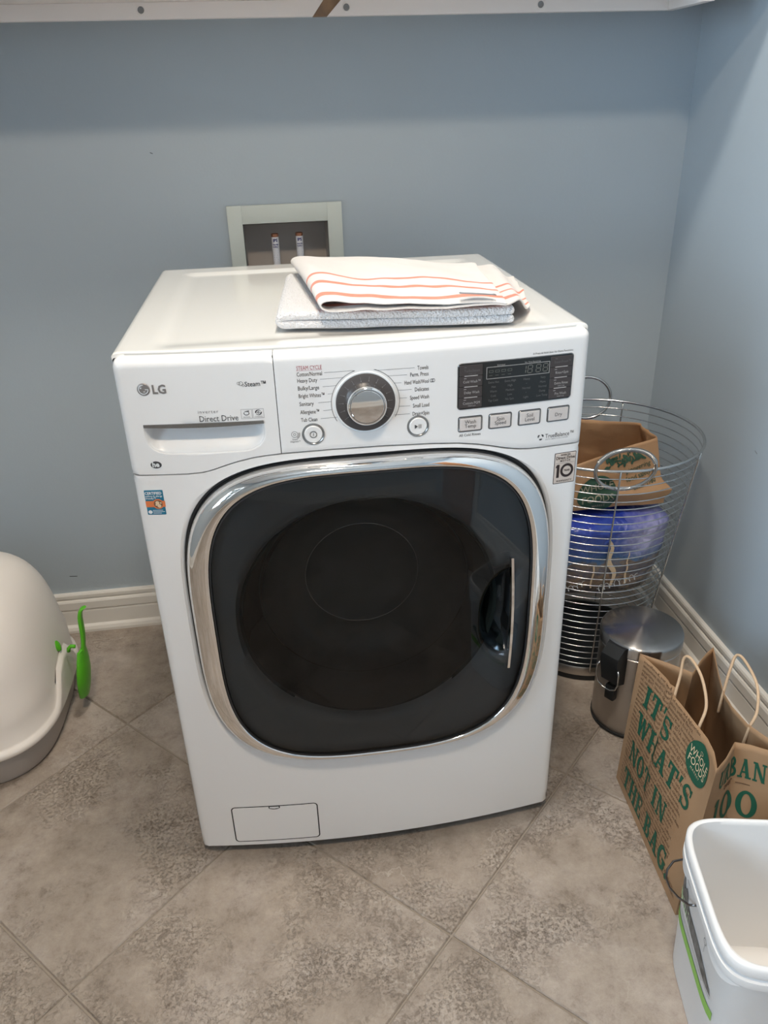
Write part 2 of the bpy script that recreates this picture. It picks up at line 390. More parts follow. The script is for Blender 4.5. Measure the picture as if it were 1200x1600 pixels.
def blue_bag_material():
    m = mat('blue_printed_plastic', (.05, .09, .38), .28, coat=.3); N, L = ng(m); b = N['Principled BSDF']
    tc = N.new('ShaderNodeTexCoord'); sep = N.new('ShaderNodeSeparateXYZ'); L.new(tc.outputs['UV'], sep.inputs[0])
    n = N.new('ShaderNodeTexNoise'); n.inputs['Scale'].default_value = 9; n.inputs['Detail'].default_value = 8; n.inputs['Distortion'].default_value = 1.0; L.new(tc.outputs['UV'], n.inputs['Vector'])
    # vertical ramp: mottled brown city print at the bottom, light blue, deep blue at the top
    a = N.new('ShaderNodeMath'); a.operation = 'MULTIPLY_ADD'; a.inputs[1].default_value = .42; L.new(n.outputs[0], a.inputs[0])
    s = N.new('ShaderNodeMath'); s.operation = 'SUBTRACT'; s.inputs[1].default_value = .21; L.new(sep.outputs[1], s.inputs[0]); L.new(s.outputs[0], a.inputs[2])
    r = N.new('ShaderNodeValToRGB'); e = r.color_ramp.elements
    st = [(.0, (.03, .03, .035)), (.12, (.07, .06, .06)), (.24, (.26, .18, .12)), (.34, (.10, .10, .13)), (.42, (.20, .15, .11)), (.50, (.06, .13, .25)), (.66, (.05, .10, .36)), (1, (.02, .04, .33))]
    while len(e) < len(st): e.new(.5)
    for el, (p, c) in zip(e, st): el.position = p; el.color = (*c, 1)
    L.new(a.outputs[0], r.inputs[0])
    # pale burst
    d = N.new('ShaderNodeVectorMath'); d.operation = 'DISTANCE'; d.inputs[1].default_value = (.80, .74, 0); L.new(tc.outputs['UV'], d.inputs[0])
    n2 = N.new('ShaderNodeTexNoise'); n2.inputs['Scale'].default_value = 26; n2.inputs['Detail'].default_value = 4; L.new(tc.outputs['UV'], n2.inputs['Vector'])
    ad = N.new('ShaderNodeMath'); ad.operation = 'MULTIPLY_ADD'; ad.inputs[1].default_value = .22; L.new(n2.outputs[0], ad.inputs[0]); L.new(d.outputs['Value'], ad.inputs[2])
    r2 = N.new('ShaderNodeValToRGB'); e2 = r2.color_ramp.elements; e2[0].position = .17; e2[0].color = (.9, .9, .9, 1); e2[1].position = .40; e2[1].color = (0, 0, 0, 1)
    L.new(ad.outputs[0], r2.inputs[0])
    x = N.new('ShaderNodeMix'); x.data_type = 'RGBA'; x.inputs[7].default_value = (.48, .46, .66, 1); L.new(r2.outputs[0], x.inputs[0]); L.new(r.outputs[0], x.inputs[6])
    L.new(x.outputs[2], b.inputs['Base Color'])
    n3 = N.new('ShaderNodeTexNoise'); n3.inputs['Scale'].default_value = 22; n3.inputs['Detail'].default_value = 3; n3.inputs['Distortion'].default_value = 1.5; L.new(tc.outputs['Object'], n3.inputs['Vector'])
    bp = N.new('ShaderNodeBump'); bp.inputs['Strength'].default_value = .7; bp.inputs['Distance'].default_value = .012; L.new(n3.outputs[0], bp.inputs['Height']); L.new(bp.outputs[0], b.inputs['Normal'])
    return m
M['bluebag'] = blue_bag_material()
def emit(name, col, s):
    m = bpy.data.materials.new(name); m.use_nodes = True; nt = m.node_tree; b = nt.nodes['Principled BSDF']
    b.inputs['Emission Color'].default_value = (*col, 1); b.inputs['Emission Strength'].default_value = s; b.inputs['Base Color'].default_value = (*col, 1); return m
M['lampglass'] = emit('lamp_diffuser', (1, .93, .82), 4)

# ------------------------------------------------------------------ room shell
XR, YB, ZC = 0.872, 0.855, 2.74
def struct(o): o['kind'] = 'structure'; return o
# floor: grout bed + diagonal stone tiles
floor = struct(mk('floor', *rbox(XL, XR, YF, YB, -.06, -.0035), M['grout']))
TS = .4525; GAP = .0038
def clip(poly, ax, lim, keep_less):
    out = []
    for i in range(len(poly)):
        a, b = poly[i], poly[(i+1) % len(poly)]
        ina = (a[ax] <= lim) == keep_less; inb = (b[ax] <= lim) == keep_less
        if ina: out.append(a)
        if ina != inb:
            t = (lim-a[ax])/(b[ax]-a[ax]); out.append((a[0]+t*(b[0]-a[0]), a[1]+t*(b[1]-a[1])))
    return out
e1 = Vector((1, 1))/sqrt(2); e2 = Vector((-1, 1))/sqrt(2)   # tile axes
# grid line through u=(y-x)=.337, v=(x+y)=-.117
o_v, o_u = -.117/sqrt(2), .337/sqrt(2)
def tile_mesh(poly, c):
    b = .0025; n = len(poly); V = []
    for (ins, z) in ((0, -.006), (0, -.0022), (b, 0)):
        for (x, y) in poly:
            d = Vector((x, y)); l = d.length
            s = (l-ins)/l if l > ins else 1
            V.append((x*s, y*s, z))
    F = []
    for k in range(2):
        for i in range(n):
            j = (i+1) % n; F.append((k*n+i, k*n+j, (k+1)*n+j, (k+1)*n+i))
    F.append(tuple(2*n+i for i in range(n)))
    me = bpy.data.meshes.new('tile'); me.from_pydata(V, [], F); me.materials.append(M['tile']); me.update(); return me
full = None
h = (TS-GAP)/2
for i in range(-9, 9):
    for j in range(-9, 9):
        cc = e1*(o_v+(i+.5)*TS) + e2*(o_u+(j+.5)*TS)
        P = [cc+e1*a*h+e2*b*h for a, b in ((-1, -1), (1, -1), (1, 1), (-1, 1))]
        Q = [(p.x, p.y) for p in P]
        for ax, lim, kl in ((0, XR-.002, True), (0, XL+.002, False), (1, YB-.002, True), (1, YF+.002, False)):
            Q = clip(Q, ax, lim, kl)
            if len(Q) < 3: break
        if len(Q) < 3: continue
        area = abs(sum(Q[k][0]*Q[(k+1) % len(Q)][1]-Q[(k+1) % len(Q)][0]*Q[k][1] for k in range(len(Q))))/2
        if area < .002: continue
        isfull = len(Q) == 4 and area > .995*(2*h)**2
        if isfull:
            c = cc
            if full is None: full = tile_mesh([(p[0]-c.x, p[1]-c.y) for p in Q], c)
            me = full
        else:
            c = Vector((sum(q[0] for q in Q)/len(Q), sum(q[1] for q in Q)/len(Q)))
            me = tile_mesh([(q[0]-c.x, q[1]-c.y) for q in Q], c)
        t = bpy.data.objects.new('tile', me); COL.objects.link(t); t.parent = floor; t.location = (c.x, c.y, random.uniform(-.0004, .0004)+.0)
struct(mk('ceiling', *rbox(XL-.1, XR+.1, YF-.1, YB+.1, ZC, ZC+.1), M['ceiling']))
# back wall with the outlet-box hole
HX0, HX1, HZ0, HZ1 = -.171, .022, .905, 1.047
wb = MB()
for (x0, x1, z0, z1) in ((XL-.1, HX0, -.06, ZC), (HX1, XR+.1, -.06, ZC), (HX0, HX1, -.06, HZ0), (HX0, HX1, HZ1, ZC)):
    wb.add(rbox(x0, x1, YB, YB+.12, z0, z1))
wall_back = struct(wb.build('wall_back', M['wall']))
wall_right = struct(mk('wall_right', *rbox(XR, XR+.1, YF-.1, YB, -.06, ZC), M['wall']))
struct(mk('wall_front', *rbox(XL-.1, XR, YF-.1, YF, -.06, ZC), M['wall']))
wf = MB()
for (y0_, y1_, z0, z1) in ((YF, WIN[0], -.06, ZC), (WIN[1], YB, -.06, ZC), (WIN[0], WIN[1], -.06, WIN[2]), (WIN[0], WIN[1], WIN[3], ZC)):
    wf.add(rbox(XL-.1, XL, y0_, y1_, z0, z1))
struct(wf.build('wall_left', M['wall']))
win = MB()
for (y0_, y1_, z0, z1) in ((WIN[0]-.07, WIN[0]+.02, WIN[2]-.07, WIN[3]+.07), (WIN[1]-.02, WIN[1]+.07, WIN[2]-.07, WIN[3]+.07), (WIN[0], WIN[1], WIN[3]-.02, WIN[3]+.07), (WIN[0]-.09, WIN[1]+.09, WIN[2]-.07, WIN[2]+.02), (WIN[0], WIN[1], 1.50, 1.55)):
    win.add(rbox(XL-.09, XL+.02, y0_, y1_, z0, z1))
for k in range(1, 4):
    y = WIN[0]+(WIN[1]-WIN[0])*k/4; win.add(rbox(XL-.08, XL-.05, y-.01, y+.01, WIN[2], WIN[3]))
for z in (1.22, 1.83): win.add(rbox(XL-.08, XL-.05, WIN[0], WIN[1], z-.01, z+.01))
w1 = struct(win.build('window_1', M['trim']))
mk('pane', *rbox(XL-.068, XL-.064, WIN[0], WIN[1], WIN[2], WIN[3]), M['pane'], w1)
d = MB(); DY0, DY1 = -2.25, -1.47
d.add(rbox(XR-.035, XR, DY0, DY1, 0, 2.03, .003))
for (y0_, y1_, z0, z1) in ((.09, .36, .15, .95), (.42, .69, .15, .95), (.09, .36, 1.08, 1.93), (.42, .69, 1.08, 1.93)):
    d.add(rbox(XR-.042, XR-.03, DY0+y0_, DY0+y1_, z0, z1, .008))
d1 = struct(d.build('door_1', M['woodd']))
mk('door_handle', *xform(lathe([(.0, .0), (.012, 0), (.012, .03), (.027, .04), (.027, .06), (.0, .07)], 0, 0, 24), Matrix.Translation((XR-.035, DY1-.06, .95)) @ Matrix.Rotation(-pi/2, 4, 'Y')), M['chrome'], d1)
tr = MB()
for (y0_, y1_, z0, z1) in ((DY0-.08, DY0-.003, 0, 2.11), (DY1+.003, DY1+.08, 0, 2.11), (DY0-.003, DY1+.003, 2.036, 2.11)): tr.add(rbox(XR-.02, XR, y0_, y1_, z0, z1, .004))
struct(tr.build('trim_1', M['trim']))
# baseboards: moulded profile (distance from wall, height)
BP = [(0, 0), (.026, 0), (.026, .008), (.0225, .016), (.015, .021), (.0145, .062), (.0125, .066), (.0165, .071), (.0165, .092), (.014, .097), (.0095, .099), (.0095, .102), (.0125, .104), (.0125, .113), (.010, .117), (0, .117)]
def base_run(name, p0, p1, nrm, parent=None):
    L = [[(p[0]+nrm[0]*d_, p[1]+nrm[1]*d_, z) for (d_, z) in BP] for p in (p0, p1)]
    return struct(mk(name, *loft(L, True, True, True), M['trim'], angle=20))
base_run('baseboard_back', (XL, YB), (XR, YB), (0, -1))
base_run('baseboard_right', (XR, YB-.026), (XR, DY1+.082), (-1, 0))
base_run('baseboard_left', (XL, YF+.026), (XL, YB-.026), (1, 0))
base_run('baseboard_front', (XL+.026, YF), (XR, YF), (0, 1))
# scuffs on the paint
sc = MB()
for (x, z, w_, a) in ((-.721, .168, .02, .08), (-.35, 1.2, .006, .4)):
    sc.add(xform(rbox(-w_/2, w_/2, -.0004, .0006, -.0007, .0007), Matrix.Translation((x, YB, z)) @ Matrix.Rotation(a, 4, 'Y')))
sc.build('scuff_mark', M['print'], wall_back)
sc = MB()
for (y, z, w_, a) in ((.30, .86, .022, 1.2), (.18, .70, .012, .9), (.36, .60, .01, .4), (.12, .62, .010, 1.4), (.2, .42, .012, .6), (.24, .5, .008, .2)):
    sc.add(xform(rbox(-.0006, .0004, -w_/2, w_/2, -.0007, .0007), Matrix.Translation((XR, y, z)) @ Matrix.Rotation(a, 4, 'X')))
sc.build('scuff_mark', M['printsoft'], wall_right)

# fixtures, out of frame: ceiling lamp over the washer, second added for warm fill
for (lx_, ly_, _, _), lab in zip(LAMPS, ('round white flush ceiling lamp over the washer', 'round white flush lamp over the open floor, added as warm fill')):
    cl = root('ceiling_lamp', (lx_, ly_, ZC), lab, 'lamp')
    mk('lamp_base', *lathe([(0, -.001), (.20, -.001), (.20, -.035), (.185, -.04), (0, -.04)], lx_, ly_, 48, ZC), M['ceiling'], cl)
    mk('lamp_diffuser', *lathe([(.183, -.041), (.18, -.055), (.14, -.068), (.08, -.074), (0, -.076)], lx_, ly_, 48, ZC), M['lampglass'], cl)

# ------------------------------------------------------------------ corner shelf with front rails at the top of the picture
SZ0, SZ1 = 1.4325, 1.4600
YS, XS = .706, .7195
sh = root('wall_shelf', (0, .78, 1.4275), 'white painted corner shelf rail running along the top of both walls', 'shelf')
b = MB(); b.add(rbox(XL, XR, .548, YB, SZ1-.0005, SZ1+.0185, .0015)); b.build('shelf_board', M['shelf'], sh)
# scarf cut: rail in two pieces, raw wood strip between
def rail_piece(x0b, x0t, x1b, x1t, name):
    z0, z1 = SZ0, SZ1-.0008
    V = []
    for y in (YS, YS+.019):
        V += [(x0b, y, z0), (x1b, y, z0), (x1t, y, z1), (x0t, y, z1)]
    F = [(0, 1, 2, 3), (7, 6, 5, 4), (0, 4, 5, 1), (1, 5, 6, 2), (2, 6, 7, 3), (3, 7, 4, 0)]
    return V, F
mk('front_rail', *rail_piece(XL, XL, .0065, .0285, 'r'), M['shelf'], sh)
mk('front_rail', *rail_piece(.0345, .0625, XS+.019, XS+.019, 'r'), M['shelf'], sh)
V, F = rail_piece(.0067, .0287, .0343, .0623, 'w'); V = [(x, y+.0025, z) for x, y, z in V]
mk('wood_strip', V, F, M['rawwood'], sh, label='raw brown wood strip let into the rail')
mk('side_rail', *rbox(XS, XS+.019, .555, YS-.0005, SZ0-.0005, SZ1-.0008, .0008), M['shelf'], sh)
SCREW = [(-.312, 1.4470), (.0712, 1.4462), (.4553, 1.4455)]
for (x, z) in SCREW:
    s = MB()
    Mx = Matrix.Translation((x, YS, z)) @ Matrix.Rotation(pi/2, 4, 'X')
    s.add(xform(lathe([(.0082, -.002), (.0082, .0006), (.0070, .0012), (.0058, .0002)], 0, 0, 20), Mx), 0)
    s.add(xform(lathe([(.0059, .0003), (.0052, .001), (.0022, .0007), (0, .0006)], 0, 0, 20), Mx), 1)
    s.build('screw', [M['shelf'], M['screw']], sh)

# ------------------------------------------------------------------ washer
WH, HT = .343, .983
wa = root('washing_machine', (0, .36, 0), 'white front-loading washing machine with a chrome-ringed dark round-square door', 'washing machine')
def yf(x): return .026*(x/WH)**2
CR = .013                                  # plan corner radius
XF = WH-CR+.0005                           # where the front curve ends
SL = atan2(2*.026*XF/WH**2, 1)             # slope angle there
ALEN = CR*(pi/2-SL)
def plan(s):
    """point and outward normal along the front outline, s = x on the front face"""
    a = abs(s); sg = 1 if s >= 0 else -1
    if a <= XF:
        nx, ny = 2*.026*s/WH**2, -1; l = hypot(nx, ny); return s, yf(s), nx/l, ny/l
    cx = XF-CR*sin(SL); cy = yf(XF)+CR*cos(SL)
    e = a-XF
    if e < ALEN:
        t = SL+e/CR; return sg*(cx+CR*sin(t)), cy-CR*cos(t), sg*sin(t), -cos(t)
    return sg*(cx+CR), cy+(e-ALEN), sg*1.0, 0.0
TOPR = .013; TZ = HT-.003-TOPR
SMAX = XF+ALEN+.012
def S3(s, t, off=0.0):
    """washer skin: s along the plan, t up the front and over the top edge; off = outwards"""
    x, y, nx, ny = plan(s)
    if t <= TZ: ins, z, no, nz = 0, t, 1, 0
    else:
        a = (t-TZ)/TOPR
        if a < pi/2: ins, z, no, nz = TOPR*(1-cos(a)), TZ+TOPR*sin(a), cos(a), sin(a)
        else: ins, z, no, nz = TOPR+(a-pi/2)*TOPR, HT-.003+.0006*(a-pi/2), 0, 1
    return (x-nx*ins+nx*no*off, y-ny*ins+ny*no*off, z+nz*off)
TMAX = TZ+TOPR*pi/2+.004
def fs(x, z, off=.0): return (x, yf(x)-off, z)
SEAMX = [-.40, -.26, -.2355, -.222, -.205, -.1876, -.165, -.145, -.122, -.0477, .0277, .10, .14, .17, .195, .215, .235, .255, .275, .40]
SEAMZ = [.8060, .8060, .8078, .8115, .8170, .8222, .8270, .8295, .8310, .8325, .8318, .8285, .8250, .8200, .8140, .8085, .8045, .8022, .8016, .8016]
def seam(x): return interp(x, SEAMX, SEAMZ)
def sup(cx, cz, a, b, n, N=128, ph=0):
    P = []
    for k in range(N):
        t = 2*pi*k/N+ph; c, s = cos(t), sin(t)
        P.append((cx+a*math.copysign(abs(c)**(2/n), c), cz+b*math.copysign(abs(s)**(2/n), s)))
    return P
def ray_outline(cx, cz, ang, inside, rmax=1.2):
    lo, hi = 0, rmax; c, s = cos(ang), sin(ang)
    for _ in range(34):
        m = (lo+hi)/2
        if inside(cx+c*m, cz+s*m): lo = m
        else: hi = m
    return (cx+c*lo, cz+s*lo)
def panel_with_hole(hole, cx, cz, inside_list, corners, lip=.006, hole_lip=.012, counts=(10, 7), edge=((0, -.0025), (.0007, -.0010), (.0022, 0))):
    """polar patch from the hole outline through key outlines to the rim, mapped on the washer skin"""
    ang = sorted(set([round(atan2(z-cz, x-cx), 6) for x, z in hole]+[round(atan2(z-cz, x-cx), 6) for x, z in corners]))
    hin = lambda x, z: point_in(hole, x, z)
    keys = [[ray_outline(cx, cz, a, hin) for a in ang]]+[[ray_outline(cx, cz, a, f) for a in ang] for f in inside_list]
    loops = []
    for k in range(len(keys)-1):
        n = counts[k]
        for i in range(n):
            loops.append([(p[0]+(q[0]-p[0])*i/n, p[1]+(q[1]-p[1])*i/n) for p, q in zip(keys[k], keys[k+1])])
    loops.append(keys[-1])
    L3 = [[S3(*p, -hole_lip) for p in loops[0]]]
    for dd, oo in edge:
        R = []
        for p, q in zip(loops[0], loops[1]):
            l = hypot(q[0]-p[0], q[1]-p[1]) or 1
            R.append(S3(p[0]+(q[0]-p[0])*min(dd/l, .9), p[1]+(q[1]-p[1])*min(dd/l, .9), oo))
        L3.append(R)
    L3 += [[S3(*p) for p in L] for L in loops[1:]]
    L3.append([S3(*p, -lip) for p in loops[-1]])
    return loft(L3, True)
def point_in(poly, x, z):
    r = False; j = len(poly)-1
    for i in range(len(poly)):
        xi, zi = poly[i]; xj, zj = poly[j]
        if (zi > z) != (zj > z) and x < (xj-xi)*(z-zi)/(zj-zi)+xi: r = not r
        j = i
    return r
G = .0011
DCX, DCZ, DA, DB, DN = .0065, .530, .2935, .287, 3.6
# cabinet behind the skins
cb = MB()
def plan_loop(z, ins=0):
    P = []
    for s in [-SMAX+.0, -XF-ALEN/2, -XF]+[i*XF/8 for i in range(-7, 8)]+[XF, XF+ALEN/2, SMAX]:
        x, y, nx, ny = plan(s); P.append((x-nx*(.006+ins), y-ny*(.006+ins), z))
    P += [(WH-ins, .06, z), (WH-ins, .68-ins, z), (WH-.02-ins, .70-ins, z), (-WH+.02+ins, .70-ins, z), (-WH+ins, .68-ins, z), (-WH+ins, .06, z)]
    return P
SPLIT = .02
body = MB()
# sides and back: a sheet-metal shell
def shell_loop(z, e=0):
    y0 = plan(SMAX)[1]+.0005
    P = [(-WH+e, y0, z), (-WH+e, .675, z)]
    for i in range(1, 6): a = pi-(i/6)*pi/2; P.append((-WH+.02+(.02-e)*cos(a), .675+(.02-e)*sin(a), z))
    P += [(-WH+.02, .695-e, z), (WH-.02, .695-e, z)]
    for i in range(1, 6): a = pi/2-(i/6)*pi/2; P.append((WH-.02+(.02-e)*cos(a), .675+(.02-e)*sin(a), z))
    P += [(WH-e, .675, z), (WH-e, y0, z)]
    return P
body.add(loft([shell_loop(.0262), shell_loop(.972), shell_loop(.9765, .0015)], False))
body.build('cabinet', M['enamel'], wa)
ribs = MB()
XV = -.1222                                   # seam between the drawer and the control panel
ss = [(-SMAX+2*SMAX*i/90) for i in range(91)]
def sx(s): return max(-.343, min(.343, s))
ribs.add(loft([[S3(s, seam(sx(s))-.006, -.0045) for s in ss], [S3(s, seam(sx(s))+.006, -.0045) for s in ss]], False))
tt = [seam(XV)+(TMAX-seam(XV))*i/40 for i in range(41)]
ribs.add(loft([[S3(XV-.005, t, -.0045) for t in tt], [S3(XV+.005, t, -.0045) for t in tt]], False))
ribs.add(loft([[S3(s, TMAX-.004, -.0045) for s in ss], [S3(s, TMAX+.006, -.0045) for s in ss]], False))
ribs.build('panel_gap', M['dark'], wa, label='dark seam line between the front panels')
mk('underside', *rbox(-WH+.012, WH-.012, .035, .68, .0255, .0300), M['dark'], wa)
# lower front panel with the door opening
zb = .0262
corn = [(-SMAX, zb), (SMAX, zb), (SMAX, .8016-G), (-SMAX, .806-G)]
hole = sup(DCX, DCZ, DA+.0055, DB+.0055, DN, 144)
insA = lambda x, z: abs(x) < XF-.006 and zb+.012 < z < seam(sx(x))-G-.002 
insB = lambda x, z: abs(x) < SMAX and zb < z < seam(sx(x))-G
extra = [(x/100, seam(x/100)) for x in range(-34, 35, 2)]+[(x/100, zb) for x in range(-34, 35, 3)]+[(s_*SMAX, z/100) for z in range(6, 80, 4) for s_ in (-1, 1)]
mk('front_panel', *panel_with_hole(hole, DCX, DCZ, [insA, insB], corn+extra+[(s_*XF, z) for s_ in (-1, 1) for z in (zb, .80)], hole_lip=.035, counts=(9, 7), edge=((0, -.006), (.0008, -.0035), (.0025, -.0015), (.005, -.0004), (.009, 0))), M['enamel'], wa, angle=50)
# control panel
cols = [XV+G/2]+[XV+G/2+.0008+(XF-XV-.002)*i/60 for i in range(61)]+[XF+ALEN*i/6 for i in range(1, 7)]+[SMAX]
rowf = [0]+[i/22 for i in range(23)]
def cp_loop(s, off0=0.0):
    lo = seam(sx(s))+G; hi = TZ-.0005; L = [S3(s, lo, -.006)]
    L += [S3(s, lo, -.0006+off0), S3(s, lo+.0008, off0)]+[S3(s, lo+.0008+(hi-lo-.0008)*i/18, off0) for i in range(1, 19)]
    L += [S3(s, TZ+(TOPR*pi/2)*i/8, off0) for i in range(1, 9)]+[S3(s, TMAX, off0), S3(s, TMAX, -.006)]
    return L
Ls = [cp_loop(cols[0], -.006), cp_loop(cols[0], -.0005)]+[cp_loop(s) for s in cols[1:]]
mk('control_panel', *loft(Ls, False), M['panel'], wa, angle=45)
# detergent drawer front with its scooped grip
PK = [(-.3118, .8810)]
pk = []
x0, x1, z0, z1, rb = -.3115, -.1435, .8385, .8812, .027
for i in range(9): a = pi+(pi/2)*i/8; pk.append((x0+rb*1.25+rb*1.25*cos(a), z0+rb+rb*sin(a)))
for i in range(9): a = 1.5*pi+(pi/2)*i/8; pk.append((x1-rb*1.25+rb*1.25*cos(a), z0+rb+rb*sin(a)))
pk += [(x1, z1), ((x0*1+x1*2)/3, z1), ((x0*2+x1)/3, z1), (x0, z1)]
def dense(P, st=.006):
    out = []
    for i in range(len(P)):
        a, b = P[i], P[(i+1) % len(P)]; n = max(1, int(hypot(b[0]-a[0], b[1]-a[1])/st))
        out += [(a[0]+(b[0]-a[0])*k/n, a[1]+(b[1]-a[1])*k/n) for k in range(n)]
    return out
pkd = dense(pk); pcx, pcz = (x0+x1)/2, .862
dA = lambda x, z: -XF+.002 < x < XV-G/2-.001 and seam(sx(x))+G+.001 < z < TZ-.001
dB = lambda x, z: -SMAX < x < XV-G/2 and seam(sx(x))+G < z < TMAX
dcor = [(-SMAX, seam(-.343)+G), (XV, seam(XV)+G), (XV, TMAX), (-SMAX, TMAX), (-XF, TMAX), (-SMAX, TZ), (-XF, TZ), (XV, TZ)]+[(x/100, seam(x/100)) for x in range(-33, -12)]+[(x/100, TMAX) for x in range(-34, -12)]
drw = mk('dispenser_drawer', *panel_with_hole(pkd, pcx, pcz, [dA, dB], dcor, hole_lip=.003, counts=(8, 9), edge=((0, -.002), (.0008, -.0008), (.002, 0))), M['panel'], wa, angle=45)
loops = []
for f in (1.0, .985, .96, .92, .86, .78, .66, .5, .3, .1):
    L = []
    for (x, z) in pkd:
        X, Z = pcx+(x-pcx)*f, pcz+(z-pcz)*f
        dep = .004+(.026*smooth01((Z-z0)/(z1-z0)*1.1+.05))*smooth01((1-f)*9)
        L.append(fs(X, Z, -dep+.002))
    loops.append(L)
mk('grip_pocket', *loft(loops, True, False, True), M['panel'], drw, angle=60)
g = [(x0-.0005+(x1-x0+.001)*i/24, 0) for i in range(25)]
mk('grip_strip', *loft([[fs(x, z1+.0032, .0005) for x, _ in g], [fs(x, z1+.0030, .0016) for x, _ in g], [fs(x, z1-.0012-.0022*sin(pi*i/24), .0016) for i, (x, _) in enumerate(g)], [fs(x, z1-.002-.0022*sin(pi*i/24), -.006) for i, (x, _) in enumerate(g)]], False), M['btnring'], drw, angle=20, label='thin silver edge of the drawer grip')
# top plate: pressed, with a raised rim
def topz(x, y):
    r = max(0, min((x+.285)/.011, (.285-x)/.011, (y-.075)/.012 if False else 9, (.628-y)/.013))
    front = smooth01((y-.045)/.05)
    return HT-.004*smooth01(r)*front
xs = [-WH+.0005, -WH+.003, -WH+.008]+[-.325+.65*i/70 for i in range(71)]+[WH-.008, WH-.003, WH-.0005]
def topy0(x): return yf(x)+TOPR+.0070 if abs(x) < XF-.01 else yf(XF)+TOPR+.007
V = []; F = []; ny = 60
for x in xs:
    e = .0035 if abs(x) > WH-.001 else (.0008 if abs(x) > WH-.0035 else 0)
    y0 = topy0(x); y1 = .694
    ysn = [y0, y0, y0+.0012]+[y0+.0012+(y1-.012-y0)*i/ny for i in range(1, ny+1)]+[y1-.003, y1]
    for k, y in enumerate(ysn):
        dz = -.006 if k == 0 else (-.0006 if k == 1 else (-.0009 if k == len(ysn)-2 else (-.005 if k == len(ysn)-1 else 0)))
        V.append((x, y, topz(x, y)-e+dz))
n = ny+5
F = [(i*n+j, (i+1)*n+j, (i+1)*n+j+1, i*n+j+1) for i in range(len(xs)-1) for j in range(n-1)]
mk('top_plate', V, F, M['topenamel'], wa, angle=50)
# feet
for (x, y) in ((-.29, .075), (.29, .075), (-.29, .63), (.29, .63)):
    mk('leveling_foot', *lathe([(0, 0), (.022, 0), (.022, .006), (.012, .009), (.008, .011), (.008, .0260)], x, y, 20, 0), M['rubber'], wa)

# door ------------------------------------------------------------
def door_loop(a, b, off, N=160, cx=DCX, cz=DCZ, n=DN):
    return [fs(x, z, off) for x, z in sup(cx, cz, a, b, n, N)]
prof = [(0, 0, -.03), (0, 0, .002), (.0018, .0008, .009), (.006, .0028, .0155), (.012, .0056, .0195), (.019, .0085, .0218), (.026, .0112, .0228), (.0315, .0134, .0226), (.0342, .0144, .0212), (.0352, .0152, .017)]
door = mk('door', *loft([door_loop(DA-ia, DB-ib, o_) for ia, ib, o_ in prof], True), M['chrome'], wa, angle=60, label='polished chrome rounded-square door ring')
mk('door_gasket', *loft([door_loop(DA+.0052, DB+.0052, -.012), door_loop(DA+.001, DB+.001, -.012), door_loop(DA-.004, DB-.004, -.02)], True), M['rubber'], wa, label='dark rubber seal around the door')
HB = .231; HCZ = .518
def glass_off(x, z, f):
    o_ = .0190+.012*(1-f**2.6)
    e = sqrt(max(0, ((x-HB)/.058)**2+((z-HCZ)/.092)**2))
    if x < HB+.004:
        dpt = .034*smooth01((1-e)*2.6+.05)*smooth01((HB+.002-x)/.005)
        o_ -= dpt
    return o_
gl = []
NG = 240; NR = 96
for k in range(NR+1):
    f = 1-(k/NR)
    f = max(f, .004)
    L = []
    for (x, z) in sup(DCX, DCZ, .2583, .2716, DN, NG):
        X, Z = DCX+(x-DCX)*f, DCZ+(z-DCZ)*f
        L.append(fs(X, Z, glass_off(X, Z, f)))
    gl.append(L)
mk('door_glass', *loft(gl, True, False, True), M['glass'], door, angle=80, label='dark tinted door glass with a moulded grip hollow')
mk('glass_edge', *loft([door_loop(.2583, .2716, .0213), door_loop(.2562, .2698, .0217), door_loop(.2555, .2692, .015)], True), M['dark'], door, label='black rim of the door glass')
# grey plate behind the glass with the round opening
BR, BZ = .212, .540
tl = []
for f in (0, .15, .3, .45, .6, .75, .88, .96, 1):
    L = []
    for i in range(160):
        t = 2*pi*i/160; c, s_ = cos(t), sin(t)
        po = (DCX+.262*math.copysign(abs(c)**(2/DN), c), DCZ+.275*math.copysign(abs(s_)**(2/DN), s_))
        pi_ = (-.002+BR*c, BZ+BR*.98*s_)
        x, z = po[0]+(pi_[0]-po[0])*f, po[1]+(pi_[1]-po[1])*f
        e = sqrt(max(0, ((x-HB)/.066)**2+((z-HCZ)/.10)**2))
        dp = .034*smooth01((1-e)*2.4) if x < HB+.01 else 0
        L.append(fs(x, z, .008-.012*max(0, f-.88)/.12-dp))
    tl.append(L)
mk('door_inner_trim', *loft(tl, True), M['doortrim'], door, angle=60, label='dark grey plate behind the door glass')
# grip hollow liner
hl = []
for f in (1, .85, .7, .5, .3, .08):
    L = []
    for i in range(40):
        t = pi/2+pi*i/39
        x, z = HB-.0035+.050*f*cos(t), HCZ+.084*f*sin(t)
        L.append(fs(x, z, .012-.036*smooth01((1-f)*2.2)))
    hl.append(L)
mk('grip_recess', *loft(hl, False), M['recess'], door, label='black hollow behind the door grip')
hb = []
for i in range(17):
    t = i/16; z = .4065+.2205*t; x = .2320-.0035*t+.0015*sin(pi*t); w_ = .0023; o0 = .0262+.006*sin(pi*t)
    hb.append([fs(x-w_, z, o0-.012), fs(x-w_, z, o0), fs(x+w_*.8, z, o0+.0006), fs(x+w_, z, o0-.012)])
mk('door_grip', *loft(hb, True, True, True), M['chrome'], door, angle=30, label='slim chrome upright door grip')
